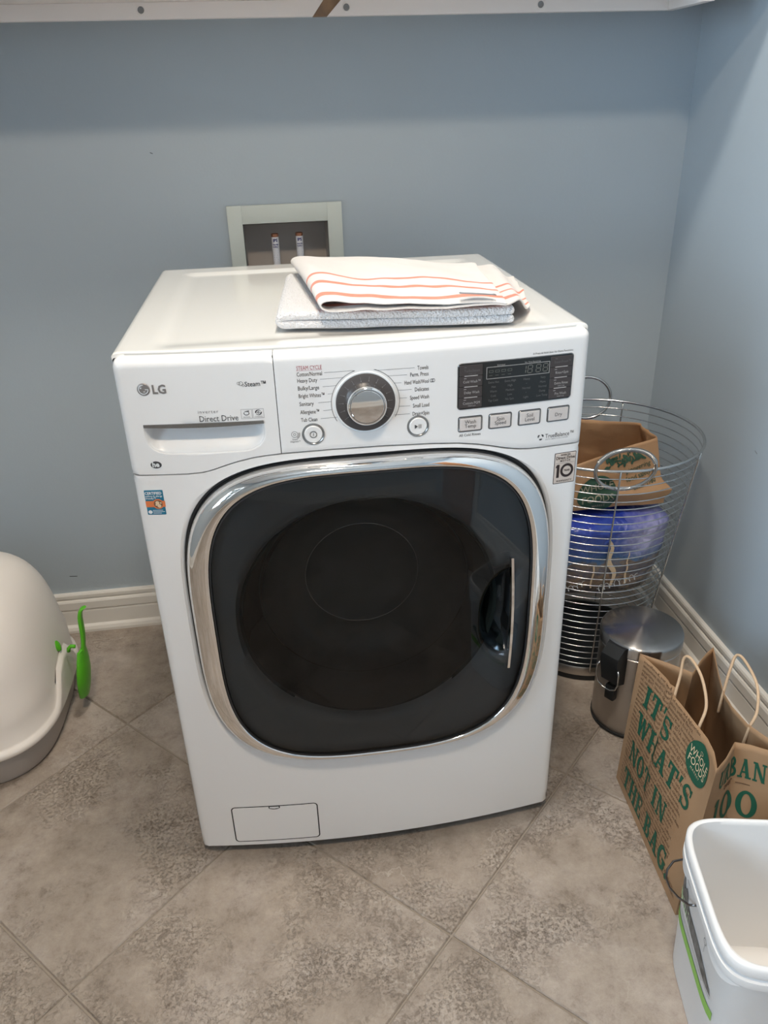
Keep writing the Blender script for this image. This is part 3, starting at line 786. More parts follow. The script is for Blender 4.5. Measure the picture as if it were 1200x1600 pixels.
# bowl and drum
Rx = Matrix.Translation((-.002, .0, BZ)) @ Matrix.Rotation(-pi/2, 4, 'X')   # lathe z -> +y
mk('door_bowl', *xform(lathe([(BR*1.0, .006), (.2075, .010), (.2065, .0085), (.2055, .012), (.199, .03), (.190, .055), (.1815, .080), (.1795, .0785), (.1775, .084), (.165, .103), (.14, .118), (.1015, .1265), (.1000, .1252), (.098, .1268), (.04, .131), (.0, .132)], 0, 0, 96), Rx), M['bowl'], door, angle=70, label='black glass bowl inside the door')
for rr_, zz_, tt_ in ((.2075, .0115, .0013), (.1800, .082, .0008), (.1005, .1255, .0007)):  # bowl lip seam plus reflected arcs, put in as thin grey rings
    mk('bowl_seam_glint', *xform(tube([(rr_*cos(2*pi*k/96), rr_*sin(2*pi*k/96), zz_) for k in range(96)], tt_, 6, True), Rx), M['btnring'], door, 180)
mk('drum', *xform(lathe([(.235, .05), (.24, .06), (.245, .2), (.245, .48), (.23, .5), (0, .505)], 0, 0, 64), Rx), M['drum'], wa)
mk('tub_seal', *xform(lathe([(.27, .032), (.25, .034), (.232, .04), (.228, .05), (.235, .056)], 0, 0, 64), Rx), M['rubber'], wa)
for k in range(3):
    a = 2*pi*k/3+.4
    mk('drum_lifter', *xform(xform(rbox(-.02, .02, -.245, -.20, .16, .46, .012), Matrix.Rotation(a, 4, 'Z')), Rx), M['drum'], wa)

# drain door at the lower left
dpx, dpz, dpw, dph = -.1972, .0812, .1565, .0872
def plate(out, cx, cz, o0, o1, bev=.0008, fracs=(.9, .7, .45, .2, .03)):
    L = [[fs(x, z, o0) for x, z in out], [fs(x, z, o1-bev) for x, z in out]]
    def sc_(f): return [fs(cx+(x-cx)*f, cz+(z-cz)*f, o1) for x, z in out]
    w_ = max(abs(x-cx) for x, z in out)
    L.append(sc_(1-bev/w_)); L += [sc_(f) for f in fracs]
    return loft(L, True, False, True)
def groove(out, w_, cx, cz, o=.0003):
    r = max(hypot(x-cx, z-cz) for x, z in out)
    def grow(d):
        P = []
        n = len(out)
        for i, (x, z) in enumerate(out):
            a, b = out[i-1], out[(i+1) % n]; dx, dz = b[0]-a[0], b[1]-a[1]; l = hypot(dx, dz) or 1
            P.append(fs(x+dz/l*d, z-dx/l*d, o))
        return P
    return loft([grow(-w_*.3), grow(w_*.7)], True)
out = dense(rrect(dpx, dpz, dpw, dph, .006), .02)
mk('drain_door_gap', *groove(out, .0030, dpx, dpz), M['dark'], wa, label='dark outline around the drain door')
dd = mk('drain_door', *plate(out, dpx, dpz, .0001, .0008, .0006), M['panel'], wa)
nt = [(dpx-.0105, dpz+dph/2+.001), (dpx-.0105, dpz+dph/2-.0035)]+[(dpx-.009+.018*i/8, dpz+dph/2-.0045-.0022*sin(pi*i/8)) for i in range(9)]+[(dpx+.0105, dpz+dph/2-.0035), (dpx+.0105, dpz+dph/2+.001)]
NX = dpx+.0005
dn = D2(); dn.add(poly2d([(x, z) for x, z in nt])); dn.map(lambda x, z: fs(x, z, .0011), 'finger_notch', M['dark'], dd)
dn = D2(); dn.add(poly2d([(dpx-.0085, dpz+dph/2+.0005), (dpx-.0085, dpz+dph/2-.0030), (dpx, dpz+dph/2-.0045), (dpx+.0085, dpz+dph/2-.0030), (dpx+.0085, dpz+dph/2+.0005)])); dn.map(lambda x, z: fs(x, z, .0014), 'notch_lip', M['white'], dd)

# program dial
KX, KZ = .0032, .9015
def lathe_front(prof, cx, cz, n=64):
    """profile of (radius, outwards) turned about the panel normal"""
    V = []; F = []
    ys = yf(cx); sl = 2*.026*cx/WH**2
    for r, o_ in prof:
        for k in range(n):
            a = 2*pi*k/n; V.append((cx+r*cos(a), ys+sl*r*cos(a)-o_, cz+r*sin(a)))
    for i in range(len(prof)-1):
        for k in range(n):
            l = (k+1) % n; F.append((i*n+k, (i+1)*n+k, (i+1)*n+l, i*n+l))
    if prof[-1][0] > 0: F.append(tuple((len(prof)-1)*n+k for k in range(n))[::-1])
    return V, F
mk('dial_bezel', *lathe_front([(.0455, -.001), (.0455, .001), (.0445, .0016), (.0425, .0012), (.0425, 0)], KX, KZ), M['white'], wa)
dial = mk('program_dial', *lathe_front([(.0428, -.001), (.0428, .0012), (.042, .0018), (.0295, .0024), (.0295, 0)], KX, KZ), M['dialgrey'], wa, label='dark grey dial ring with pale tick marks')
tk = D2()
for k in range(14):
    a = radians(-37+254*k/13) 
    x, z = .0355*cos(a), .0355*sin(a)
    tk.add(off2d(stroke2d([(-.0032, 0), (.0032, 0)], .0005), KX+x, KZ+z, 1, a)); tk.add(off2d(disc2d(0, 0, .0009, n=8), KX+.0325*cos(a), KZ+.0325*sin(a)))
tk.map(lambda x, z: (x, yf(KX)-.0027, z), 'tick_marks', M['printsoft'], dial)
knob = mk('program_knob', *lathe_front([(.0300, .001), (.0300, .004), (.0290, .006), (.0285, .016), (.0278, .0195), (.0262, .0212), (.0246, .0214)], KX, KZ), M['chrome'], wa, label='domed chrome program knob')
mk('knob_groove', *lathe_front([(.0247, .0216), (.0238, .0216)], KX, KZ), M['btnring'], knob)
mk('knob_face', *lathe_front([(.0240, .0214), (.0232, .0222), (.015, .0226), (.005, .0228), (.0005, .0228)], KX, KZ), M['chrome'], knob)
# round buttons
def round_button(name, cx, cz):
    b = mk(name, *lathe_front([(.0163, -.0005), (.0163, .0012), (.0152, .0016), (.0135, .0006), (.0130, -.0004)], cx, cz, 48), M['btnring'], wa)
    mk('button_cap', *lathe_front([(.0131, -.001), (.0131, .0014), (.0120, .0022), (.006, .0019), (.0006, .0018)], cx, cz, 48), M['panel'], b)
    return b
pb = round_button('power_button', -.0742, .8590); sb = round_button('start_button', .0788, .8590)
d = D2(); d.add(ring2d(-.0742, .8590, .0042, .0052)); d.add(rect2d(-.0746, -.0738, .8568, .8612)); d.map(lambda x, z: fs(x, z, .0026), 'power_symbol', M['print'], pb)
d = D2(); d.add(poly2d([(.0738, .8558), (.0782, .8590), (.0738, .8622)])); d.add(rect2d(.0797, .0806, .8560, .8620)); d.add(rect2d(.0822, .0831, .8560, .8620)); d.map(lambda x, z: fs(x, z, .0026), 'play_pause_symbol', M['print'], sb)
# four square buttons
for (cx, w_, lab) in ((.1580, .0355, 'Wash\nTemp'), (.2045, .0345, 'Spin\nSpeed'), (.2510, .0345, 'Soil\nLevel'), (.2975, .0345, 'Dry')):
    cz, hh = .8545, .0222
    o_ = dense(rrect(cx, cz, w_+.0022, hh+.0022, .0032), .01)
    b = mk('option_button', *plate(o_, cx, cz, -.001, .0006, .0005), M['rubber'], wa)
    o_ = dense(rrect(cx, cz, w_, hh, .0025), .01)
    mk('button_frame', *plate(o_, cx, cz, .0004, .0016, .0006), M['btnring'], b)
    o_ = dense(rrect(cx, cz, w_-.0030, hh-.0030, .0016), .01)
    mk('button_cap', *plate(o_, cx, cz, .0012, .0024, .0006), M['btn'], b)
    d = D2(); t = text2d(lab, .0082, 'CENTER', sx=.92, linespace=.78)
    d.add(off2d(t, cx, cz+(.0012 if '\n' in lab else -.003))); d.map(lambda x, z: fs(x, z, .0027), 'button_text', M['print'], b)
# display
qx0, qx1, qz0, qz1 = .1383, .3150, .8785, .9462
qc = ((qx0+qx1)/2, (qz0+qz1)/2)
o_ = dense(rrect(*qc, qx1-qx0+.0022, qz1-qz0+.0022, .0055), .008)
dsp = mk('display_bezel', *plate(o_, *qc, -.001, .0010, .0006, (.95, .85, .7, .5, .3, .12, .03)), M['btnring'], wa, label='silver frame of the control display')
o_ = dense(rrect(*qc, qx1-qx0, qz1-qz0, .0048), .008)
mk('display_screen', *plate(o_, *qc, .0008, .0016, .0004, (.95, .85, .7, .5, .3, .12, .03)), M['display'], dsp, label='black control display')
rows = 4; bw = .0345
for side, labs in ((0, ('TurboSteam', 'Cold Wash\u2122', 'Delay Wash', 'Custom PGM')), (1, ('SteamFresh\u2122', 'Rinse+Spin', 'Extra Rinse', 'Pre Wash'))):
    for k, lab in enumerate(labs):
        hz = (qz1-qz0-.003)/4
        cz = qz1-.0015-hz*(k+.5); cx = qx0+.0015+bw/2 if side == 0 else qx1-.0015-bw/2
        o_ = dense(rrect(cx, cz, bw, hz-.0008, .0008), .01)
        b = mk('display_button', *plate(o_, cx, cz, .0012, .0026, .0005), M['dispbtn'], dsp)
        if k < 3:
            d = D2(); d.add(rect2d(cx-.010, cx+.010, cz-hz/2-.0004, cz-hz/2+.0008)); d.map(lambda x, z: fs(x, z, .0031), 'button_lip', M['dispbtn2'], b)
        d = D2(); d.add(off2d(text2d(lab, .0055, 'CENTER', sx=.86), cx+.0015, cz-.0022)); d.add(rect2d(cx-.0105, cx-.0068, cz+.0042, cz+.0050))
        if k in (3, 0) and side == 0 or k > 1 and side == 1: d.add(off2d(text2d('Child Lock' if (side, k) == (0, 3) else 'hold 3 sec', .0030, 'CENTER', sx=.9), cx+.002, cz-.0056))
        d.map(lambda x, z: fs(x, z, .0029), 'button_text', M['disptext'] if k == 0 else M['disptext2'], b)
lx0, lx1, lz0, lz1 = qx0+.042, qx0+.1395, qz1-.0255, qz1-.0075
d = D2()
for r_ in (rect2d(lx0, lx1, lz0, lz0+.0008), rect2d(lx0, lx1, lz1-.0008, lz1), rect2d(lx0, lx0+.0008, lz0, lz1), rect2d(lx1-.0008, lx1, lz0, lz1)): d.add(r_)
d.add(off2d(text2d('Estimated', .0030, 'CENTER'), lx0+.022, lz1+.0008)); d.add(off2d(text2d('Est. Time Remaining', .0030, 'CENTER'), lx1-.027, lz1+.0008))
d.map(lambda x, z: fs(x, z, .0019), 'display_outline', M['disptext2'], dsp)
def seg7(ch, x, z, w_, h_):
    on = {'8': 'abcdefg', '1': 'bc'}[ch]; s_ = D2(); t = .0009; sk = h_*.08
    def bar(xa, za, xb, zb_): s_.add(stroke2d([(xa+sk*za/h_, za), (xb+sk*zb_/h_, zb_)], t))
    g_ = .0007
    if 'a' in on: bar(g_, h_, w_-g_, h_)
    if 'g' in on: bar(g_, h_/2, w_-g_, h_/2)
    if 'd' in on: bar(g_, 0, w_-g_, 0)
    if 'b' in on: bar(w_, h_/2+g_, w_, h_-g_)
    if 'c' in on: bar(w_, g_, w_, h_/2-g_)
    if 'f' in on: bar(0, h_/2+g_, 0, h_-g_)
    if 'e' in on: bar(0, g_, 0, h_/2-g_)
    return off2d((s_.V, s_.F), x, z)
d = D2()
for ch, x in (('1', -.0445), ('8', -.0345), ('8', -.0215), ('8', -.0105)): d.add(seg7(ch, lx1+x, lz0+.0035, .0068, .0115))
d.map(lambda x, z: fs(x, z, .0019), 'time_digits', M['digits'], dsp)
d = D2()
for k in range(4):
    x = lx0+.004+.0095*k
    for (a, b_, c_, e_) in ((0, .006, .0125, .0125), (0, .006, .0095, .0095), (0, 0, .0095, .0125), (.006, .006, .0095, .0125), (.0, .005, .005, .005)):
        d.add(off2d(stroke2d([(a, c_), (b_+.0001, e_)], .0006), x, lz0))
d.map(lambda x, z: fs(x, z, .0019), 'status_icons', M['lcdseg'], dsp)
d = D2()
cols4 = (('Extra Hot', 'Hot', 'Warm', 'Cold', 'Tap Cold'), ('Extra High', 'High', 'Medium', 'Low', 'No Spin'), ('Heavy', '\u2022', 'Normal', '\u2022', 'Light'), ('Very', 'More', 'Normal', 'Damp', 'Low Temp'))
for c_, labs in enumerate(cols4):
    for k, lab in enumerate(labs):
        d.add(off2d(text2d(lab, .0048, 'CENTER', sx=.85), lx0+.0115+.0255*c_, lz0-.0068-.0069*k))
d.map(lambda x, z: fs(x, z, .0019), 'setting_names', M['disptext'], dsp)
# panel printing
pr = D2()
def flush(name, m='print', label=None):
    global pr
    pr.map(lambda x, z: fs(x, z, .0004), name, M[m], wa, label); pr.V.clear(); pr.F.clear(); pr.M.clear()
def put(txt, x, z, size, align='LEFT', sx=.86, bold=0, spacing=1.0, d=None):
    d = pr if d is None else d
    d.add(off2d(text2d(txt, size, align, bold, sx, spacing=spacing), x, z))
LT = [('Cotton/Normal', -.0912, .9485), ('Heavy Duty', -.0911, .9394), ('Bulky/Large', -.0910, .9284), ('Bright Whites\u2122', -.0908, .9172), ('Sanitary', -.0906, .9054), ('Allergiene\u2122', -.0904, .8932), ('Tub Clean', -.0902, .8815)]
TW = {'Cotton/Normal': .0352, 'Heavy Duty': .0278, 'Bulky/Large': .0296, 'Bright Whites\u2122': .0362, 'Sanitary': .0200, 'Allergiene\u2122': .0268, 'Tub Clean': .0232, 'Towels': .0158, 'Perm. Press': .0265, 'Hand Wash/Wool': .0352, 'Delicates': .0205, 'Speed Wash': .0280, 'Small Load': .0240, 'Drain+Spin': .0248}
def putw(txt, x, z, cap, w_, align='LEFT', bold=.004):
    V, F = text2d(txt, 1, 'LEFT', bold, 1); x0_ = min(v[0] for v in V); x1_ = max(v[0] for v in V)
    k = w_/(x1_-x0_); h_ = cap/.73; xx = x if align == 'LEFT' else (x-w_ if align == 'RIGHT' else x-w_/2)
    pr.add(([(xx+(vx-x0_)*k, z-cap/2+vy*h_) for vx, vy in V], F))
for t, x, z in LT: putw(t, x, z, .0062, TW[t])
flush('cycle_list')
RT = [('Towels', .0945, .9465), ('Perm. Press', .0947, .9372), ('Hand Wash/Wool', .0950, .9262), ('Delicates', .0952, .9150), ('Speed Wash', .0954, .9032), ('Small Load', .0956, .8908), ('Drain+Spin', .0958, .8786)]
for t, x, z in RT: putw(t, x, z, .0062, TW[t], 'RIGHT')
d = pr
for r_ in (ring2d(.0992, .9262, .0019, .0024), ring2d(.1018, .9262, .0019, .0024)): d.add(r_)
pr.add(stroke2d([(.0975, .9238), (.1035, .9238)], .0004)); pr.add(stroke2d([(.0975, .9286), (.1035, .9286)], .0004))
flush('cycle_list')
put('A Press & Hold 3sec. for Extra Functions', .3140, .9500, .0042, 'RIGHT', .9)
flush('hold_note')
put('All Cold Rinses', .1412, .8352, .0060, sx=.9)
flush('rinse_note')
# leader lines around the dial
lines = D2()
R1 = .0490
lines.add(stroke2d([(KX+R1*cos(radians(a)), KZ+R1*sin(radians(a))) for a in range(106, 213, 3)], .0006))
lines.add(stroke2d([(KX+R1*cos(radians(a)), KZ+R1*sin(radians(a))) for a in range(74, -33, -3)], .0006))
LE = (-.0530, -.0595, -.0565, -.0500, -.0640, -.0575, -.0620)
for i, (t, x, z) in enumerate(LT):
    zz = z+.0003
    xe = KX-sqrt(max(0, R1**2-(zz-KZ)**2)) if 0 < i < 6 else (KX+R1*cos(radians(106))-.0035 if i == 0 else KX+R1*cos(radians(213)))
    lines.add(stroke2d([(LE[i], zz), (xe, zz+.0004)], .0004))
lines.add(stroke2d([(KX+R1*cos(radians(106))-.0036, .9490), (KX+R1*cos(radians(106)), KZ+R1*sin(radians(106)))], .0006))
RE = (.0745, .0635, .0555, .0700, .0630, .0675, .0670)
for i, (t, x, z) in enumerate(RT):
    zz = z+.0003
    xe = KX+sqrt(max(0, R1**2-(zz-KZ)**2)) if 0 < i < 6 else (KX+R1*cos(radians(74))+.0035 if i == 0 else KX+R1*cos(radians(-33)))
    lines.add(stroke2d([(xe, zz+.0004), (RE[i], zz)], .0004))
lines.add(stroke2d([(KX+R1*cos(radians(74)), KZ+R1*sin(radians(74))), (KX+R1*cos(radians(74))+.0036, .9480)], .0006))
lines.map(lambda x, z: fs(x, z, .0004), 'leader_lines', M['print'], wa)
put('Direct Drive', -.2330, .8862, .0125, sx=.86)
flush('drive_name')
put('Steam\u2122', -.1640, .9350, .0100, sx=.88, bold=.012)
pr.add(ring2d(-.1690, .9395, .0026, .0031)); pr.add(ring2d(-.1662, .9368, .0014, .0018)); pr.add(ring2d(-.1722, .9400, .0018, .0022))
flush('steam_mark')
put('TrueBalance\u2122', .2790, .8168, .0098, sx=.82); 
# balance mark: three dark blades
for k in range(3): pr.add(stroke2d([(.2715+.0040*cos(radians(a)), .8195+.0040*sin(radians(a))) for a in range(120*k, 120*k+90, 15)], lambda t: .0028*sin(pi*(.15+.8*t))))
flush('balance_mark')
# smart diagnosis mark
pr.add(ring2d(-.1010, .8600, .0042, .0047)); pr.add(ring2d(-.1010, .8600, .0014, .0019))
pr.add(stroke2d([(-.1010+.0075*cos(radians(a)), .8600+.0075*sin(radians(a))) for a in range(-60, 30, 10)], .0006)); pr.add(stroke2d([(-.1010+.0060*cos(radians(a)), .8600+.0060*sin(radians(a))) for a in range(-60, 30, 10)], .0006))
put('Smart', -.1010, .8513, .0036, 'CENTER'); put('Diagnosis\u2122', -.1005, .8480, .0036, 'CENTER')
flush('diagnosis_mark')
ps = pr
put('inverter', -.2335, .8985, .0070, sx=1.0, spacing=1.25, d=ps)
flush('inverter_word', 'printsoft')
put('ANTI VIBRATION SYSTEM', .2795, .8132, .0032, sx=.95, spacing=1.1, d=ps)
flush('balance_note', 'printsoft')
for x0_ in (-.1735, -.1570):
    for r_ in (rect2d(x0_, x0_+.0155, .8880, .8884), rect2d(x0_, x0_+.0155, .9016, .9020), rect2d(x0_, x0_+.0004, .8880, .9020), rect2d(x0_+.0151, x0_+.0155, .8880, .9020)): ps.add(r_)
    put('MOTION' if x0_ < -.17 else 'CONTROL', x0_+.0077, .8893, .0028, 'CENTER', d=ps)
flush('icon_frames', 'printsoft')
pi2 = D2()
pi2.add(stroke2d([(-.1685, .8985), (-.1620, .8990)], lambda t: .0006+.0014*t)); pi2.add(stroke2d(arc2d(-.1658, .8958, .0036, .0024, 140, 400), .0010))
pi2.add(stroke2d(arc2d(-.1490, .8965, .0038, .0035, 30, 190), lambda t: .0004+.0018*t)); pi2.add(stroke2d(arc2d(-.1490, .8965, .0038, .0035, 210, 370), lambda t: .0004+.0018*t)); pi2.add(ring2d(-.149, .8965, .0008, .0016))
pi2.map(lambda x, z: fs(x, z, .0004), 'swirl_icons', M['print'], wa)
d = D2(); pr, pr_ = d, pr; putw('STEAM CYCLE', -.0910, .9574, .0062, .0350, bold=0); pr = pr_; d.add(rect2d(-.0912, -.0558, .9532, .9535)); d.map(lambda x, z: fs(x, z, .0004), 'red_print', M['printred'], wa, label='underlined red words above the cycle list')
# maker badge
LGX, LGZ = -.3030, .9366
bd = mk('maker_badge', *lathe_front([(.0088, 0), (.0088, .0010), (.0080, .0016), (.0005, .0017)], LGX, LGZ, 40), M['silver'], wa, label='round silver maker badge')
d = D2(); d.add(stroke2d([(LGX-.0030, LGZ+.0030), (LGX-.0030, LGZ+.0030)][:1]+[(LGX, LGZ+.0035), (LGX, LGZ-.0025), (LGX+.0030, LGZ-.0025)][0:0] or [(LGX-.0005, LGZ+.0035), (LGX-.0005, LGZ-.0030)], .0010)); d.add(rect2d(LGX-.0005, LGX+.0022, LGZ-.0035, LGZ-.0026))
d.add(stroke2d(arc2d(LGX, LGZ, .0064, .0064, 85, 360, 30), .0010)); d.add(rect2d(LGX+.0022, LGX+.0068, LGZ-.0005, LGZ+.0005)); d.add(disc2d(LGX-.0034, LGZ+.0022, .0010, n=10))
d.map(lambda x, z: fs(x, z, .0020), 'badge_lines', M['white'], bd)
d = D2(); put('LG', -.2918, .9300, .0178, sx=.92, bold=.03, d=d); d.map(lambda x, z: fs(x, z, .0008), 'maker_name', M['silver'], wa)
# he mark
d = D2(); d.add(disc2d(-.3036, .8225, .0080, .0056)); d.map(lambda x, z: fs(x, z, .0004), 'efficiency_mark', M['print'], wa)
d = D2(); put('he', -.3093, .8195, .0110, sx=.95, bold=.035, d=d); d.add(stroke2d(arc2d(-.3036, .8222, .0086, .0064, 200, 330, 16), .0008)); d.map(lambda x, z: fs(x, z, .0007), 'efficiency_mark', M['white'], wa, label='white letters on the oval mark')
# certified sticker
sx0, sx1, sz0, sz1 = -.3285, -.3010, .7415, .7820
st = mk('certified_sticker', *plate(dense(rrect((sx0+sx1)/2, (sz0+sz1)/2, sx1-sx0, sz1-sz0, .0012), .01), (sx0+sx1)/2, (sz0+sz1)/2, 0, .0006, .0003), M['tealsticker'], wa, label='blue and orange certified sticker')
d = D2(); put('CERTIFIED', sx0+.0007, .7752, .0062, sx=.86, bold=.03, d=d); put('asthma & allergy', sx0+.0010, .7712, .0040, sx=.93, bold=.015, d=d); put('friendly\u2122', sx0+.0010, .7675, .0040, sx=.95, bold=.015, d=d)
for k in range(3): d.add(rect2d(sx0+.0085, sx1-(.0040, .0015, .0065)[k], .7487-.0024*k, .7494-.0024*k))
d.add(disc2d(sx0+.0045, .7463, .0030)); d.map(lambda x, z: fs(x, z, .0009), 'sticker_print', M['white'], st)
d = D2(); d.add(rect2d(sx0-.0003, sx1+.0010, .7545, .7645)); d.add(disc2d(sx0+.0180, .7595, .0082)); d.map(lambda x, z: fs(x, z, .0008), 'sticker_band', M['orange'], st)
d = D2(); d.add(disc2d(sx0+.0180, .7595, .0064)); d.map(lambda x, z: fs(x, z, .0010), 'sticker_emblem', M['brownprint'], st)
d = D2()
for (x, z, r) in ((.0170, .7615, .0029), (.0193, .7565, .0030), (.0220, .7612, .0013), (.0150, .7580, .0014)): d.add(disc2d(sx0+x, z, r, n=16))
d.map(lambda x, z: fs(x, z, .0012), 'sticker_emblem', M['cream'], st, label='cream blobs in the sticker emblem')
# warranty sticker
wx0, wx1, wz0, wz1 = .2978, .3345, .7356, .7884
wcx, wcz = (wx0+wx1)/2, (wz0+wz1)/2
st = mk('warranty_sticker', *plate(dense(rrect(wcx, wcz, wx1-wx0, wz1-wz0, .0015), .01), wcx, wcz, 0, .0006, .0003), M['brownblack'], wa, label='beige ten year warranty sticker')
mk('sticker_face', *plate(dense(rrect(wcx, wcz, wx1-wx0-.0020, wz1-wz0-.0020, .0010), .01), wcx, wcz, .0004, .0009, .0002), M['warm'], st)
d = D2()
put('INVERTER', wcx, .7834, .0042, 'CENTER', .9, .02, d=d); put('Direct Drive', wcx, .7775, .0072, 'CENTER', .86, .02, d=d); put('MOTOR', wcx, .7733, .0042, 'CENTER', 1.0, .02, 1.25, d=d)
d.add(rect2d(wx0+.0030, wx1-.0030, .7710, .7713))
d.add(rect2d(wx0+.0048, wx0+.0092, .7463, .7688)); d.add(poly2d([(wx0+.0048, .7688), (wx0+.0030, .7655), (wx0+.0030, .7630), (wx0+.0048, .7640)]))
d.add(ring2d(wx0+.0222, .7577, .0072, .0112, sy=1.05)); put('YEAR', wx0+.0222, .7562, .0048, 'CENTER', .9, .02, d=d); put('WARRANTY', wcx, .7390, .0042, 'CENTER', .95, .02, 1.3, d=d)
d.map(lambda x, z: fs(x, z, .0012), 'sticker_print', M['brownblack'], st)

# ------------------------------------------------------------------ water outlet box behind the washer
ob = root('outlet_box', (-.0745, YB, .87), 'recessed washer outlet box with two labelled pipe stubs behind the washer', 'outlet box')
px0, px1, pz0, pz1, PT = -.204, .0555, .87, 1.0865, .010
fr = MB()
for (x0_, x1_, z0_, z1_) in ((px0, HX0, pz0, pz1), (HX1, px1, pz0, pz1), (HX0, HX1, HZ1, pz1), (HX0, HX1, pz0, HZ0)): fr.add(rbox(x0_, x1_, YB-PT, YB-.0005, z0_, z1_, .0008))
fr.build('face_plate', M['plate'], ob)
bx = MB(); e = .0015; dpt = .085
bx.add(([(HX0+e, YB-.008, HZ0+e), (HX1-e, YB-.008, HZ0+e), (HX1-e, YB-.008, HZ1-e), (HX0+e, YB-.008, HZ1-e), (HX0+e, YB+dpt, HZ0+e), (HX1-e, YB+dpt, HZ0+e), (HX1-e, YB+dpt, HZ1-e), (HX0+e, YB+dpt, HZ1-e)], [(4, 5, 6, 7), (0, 1, 5, 4), (3, 7, 6, 2), (0, 4, 7, 3), (1, 2, 6, 5)]))
bx.build('recessed_box', M['boxin'], ob)
for x in (-.1010, -.0445):
    y = YB+.022; zt = 1.0195; r = .0083
    ps_ = mk('pipe_stub', *lathe([(r, HZ0+.003), (r, zt-.006), (r-.0005, zt-.005)], x, y, 24, 0), M['labelwhite'], ob)
    mk('copper_cap', *lathe([(r-.0002, zt-.0065), (r+.0004, zt-.006), (r+.0004, zt), (r-.002, zt+.0015), (0, zt+.0012)], x, y, 24, 0), M['copper'], ps_)
    d = D2(); d.add(off2d(text2d('IPS', .0092, 'CENTER', .04, .9), 0, zt-.0165)); 
    for k, (w_, zz) in enumerate(((.0062, .0245), (.0050, .0295))):
        d.add(off2d(text2d('WATER' if k == 0 else 'SUPPLY', .0040, 'CENTER', .04, 1.0), 0, zt-zz))
    d.add(rect2d(-.0065, .0065, zt-.0335, zt-.0325))
    d.map(lambda a, z: (x+(r+.0004)*sin(a/r), y-(r+.0004)*cos(a/r), z), 'pipe_label', M['blueink'], ps_)
    d = D2()
    for k in range(5): d.add(rect2d(-.0055+.001*(k % 2), .0050-.002*(k % 3), zt-.042-.005*k, zt-.0412-.005*k))
    d.map(lambda a, z: (x+(r+.0004)*sin(a/r), y-(r+.0004)*cos(a/r), z), 'pipe_label', M['greyink'], ps_, label='small grey lines on the pipe label')

# ------------------------------------------------------------------ towels on the washer
def nz(x, y, z=0, s=1): return noise.noise(Vector((x*s, y*s, z)))
def bil(c, u, v):
    (FL, FR, BR, BL) = c
    return tuple((FL[i]*(1-u)+FR[i]*u)*(1-v)+(BL[i]*(1-u)+BR[i]*u)*v for i in range(len(FL)))
def towel_sheet(name, section, corners, mat_, parent, nv=48, depth=.38, wob=.002, thick=.003, frontw=.004, seed=0):
    """section: list of (u, zfn(v)) across the cloth; swept from front to back"""
    V = []; UV = []; F = []; n = len(section)
    for j in range(nv+1):
        v = j/nv
        for i, (u, zf) in enumerate(section):
            vv = v+frontw*nz(u*3, seed, 2.2, 1)*(1-v)
            x, y = bil(corners, u, vv)
            if u > 1: y += (u-1)*.45*(1-.6*v)
            z = zf(v)+wob*nz(u*5+seed, v*5, i*.004)+wob*.5*nz(u*12+seed, v*11, 3.3)
            V.append((x, y, z)); UV.append((u, v*depth))
    for j in range(nv):
        for i in range(n-1): a = j*n+i; F.append((a, a+1, a+n+1, a+n))
    o = mk(name, V, F, mat_, parent, 180, uv=UV)
    m = o.modifiers.new('thickness', 'SOLIDIFY'); m.thickness = thick; m.offset = 0; m.use_rim = True
    subsurf(o, 1); return o
TOPZ = .9842
# lower towel: thick terry, folded over at its left end
c2 = ((-.100, .108), (.236, .061), (.27, .36), (-.075, .43))
sec = []
lo = lambda v: TOPZ+.0064; hi = lambda v: TOPZ+.0185
for i in range(40): u = 1.0-i/39*1.0; sec.append((u, (lambda uu: (lambda v: hi(v)+.001*sin(uu*7)))(u)))
for i in range(1, 8):
    a = pi/2+pi*i/8; sec.append((.028*cos(a), (lambda a_: (lambda v: TOPZ+.01245+.00605*sin(a_)))(a)))
for i in range(40): u = i/39*1.0; sec.append((u, lo))
lt = root('terry_towel', (.07, .24, TOPZ), 'grey white terry towel folded flat beneath the striped towel on the washer', 'towel')
towel_sheet('towel_cloth', sec, c2, M['towel2'], lt, depth=.34, wob=.0012, thick=.0122, frontw=.03, seed=5)
# upper towel: thin, striped, open fold towards the front
c1 = ((-.045, .074), (.218, .040), (.243, .350), (-.074, .445))
def ztop(u):
    return lambda v: 1.0185+.0070*smooth01(min(1, (1-u)*1.5)) + .0125*smooth01(v*2.6)*(.75+.25*cos(u*2)) + .006*math.exp(-((u-.06)/.09)**2)*(1-v*.5) - .004*smooth01((v-.9)*10)+.002*sin(u*9+v*4)
def zbot(u):
    def f(v):
        z = 1.0166+.0012*sin(u*8)
        if u > 1.11: z = 1.0162-.0255*smooth01((u-1.11)*9.0)+.005*max(0, sin((u-1)*16+v*9))*smooth01((u-1.1)*9)*(1-.3*v)
        return z
    return f
sec = []
for i in range(44): u = 1.0-i/43*.955; sec.append((u, ztop(u)))
for i in range(1, 9):
    a = pi/2+pi*i/9
    def zz(v, a_=a):
        t = ztop(.045)(v); b_ = zbot(.03)(v); return (t+b_)/2+(t-b_)/2*sin(a_)
    sec.append((.045+.055*cos(a), zz))
for i in range(56): u = .035+i/55*1.225; sec.append((u, zbot(u)))
ut = root('striped_towel', (.08, .24, 1.003), 'white towel with three coral stripes loosely folded on top of the terry towel', 'towel')
towel_sheet('towel_cloth', sec, c1, M['towel1'], ut, depth=.39, wob=.0026, thick=.0032, frontw=.035, seed=1)
ct = MB(); ct.add(grid(lambda a, b: (.150+.052*a, .052-.0068*a+.014*b*(.4+.6*sin(pi*a)), 1.0345-.004*a+.0035*b*sin(pi*a)+.0005), 10, 4))
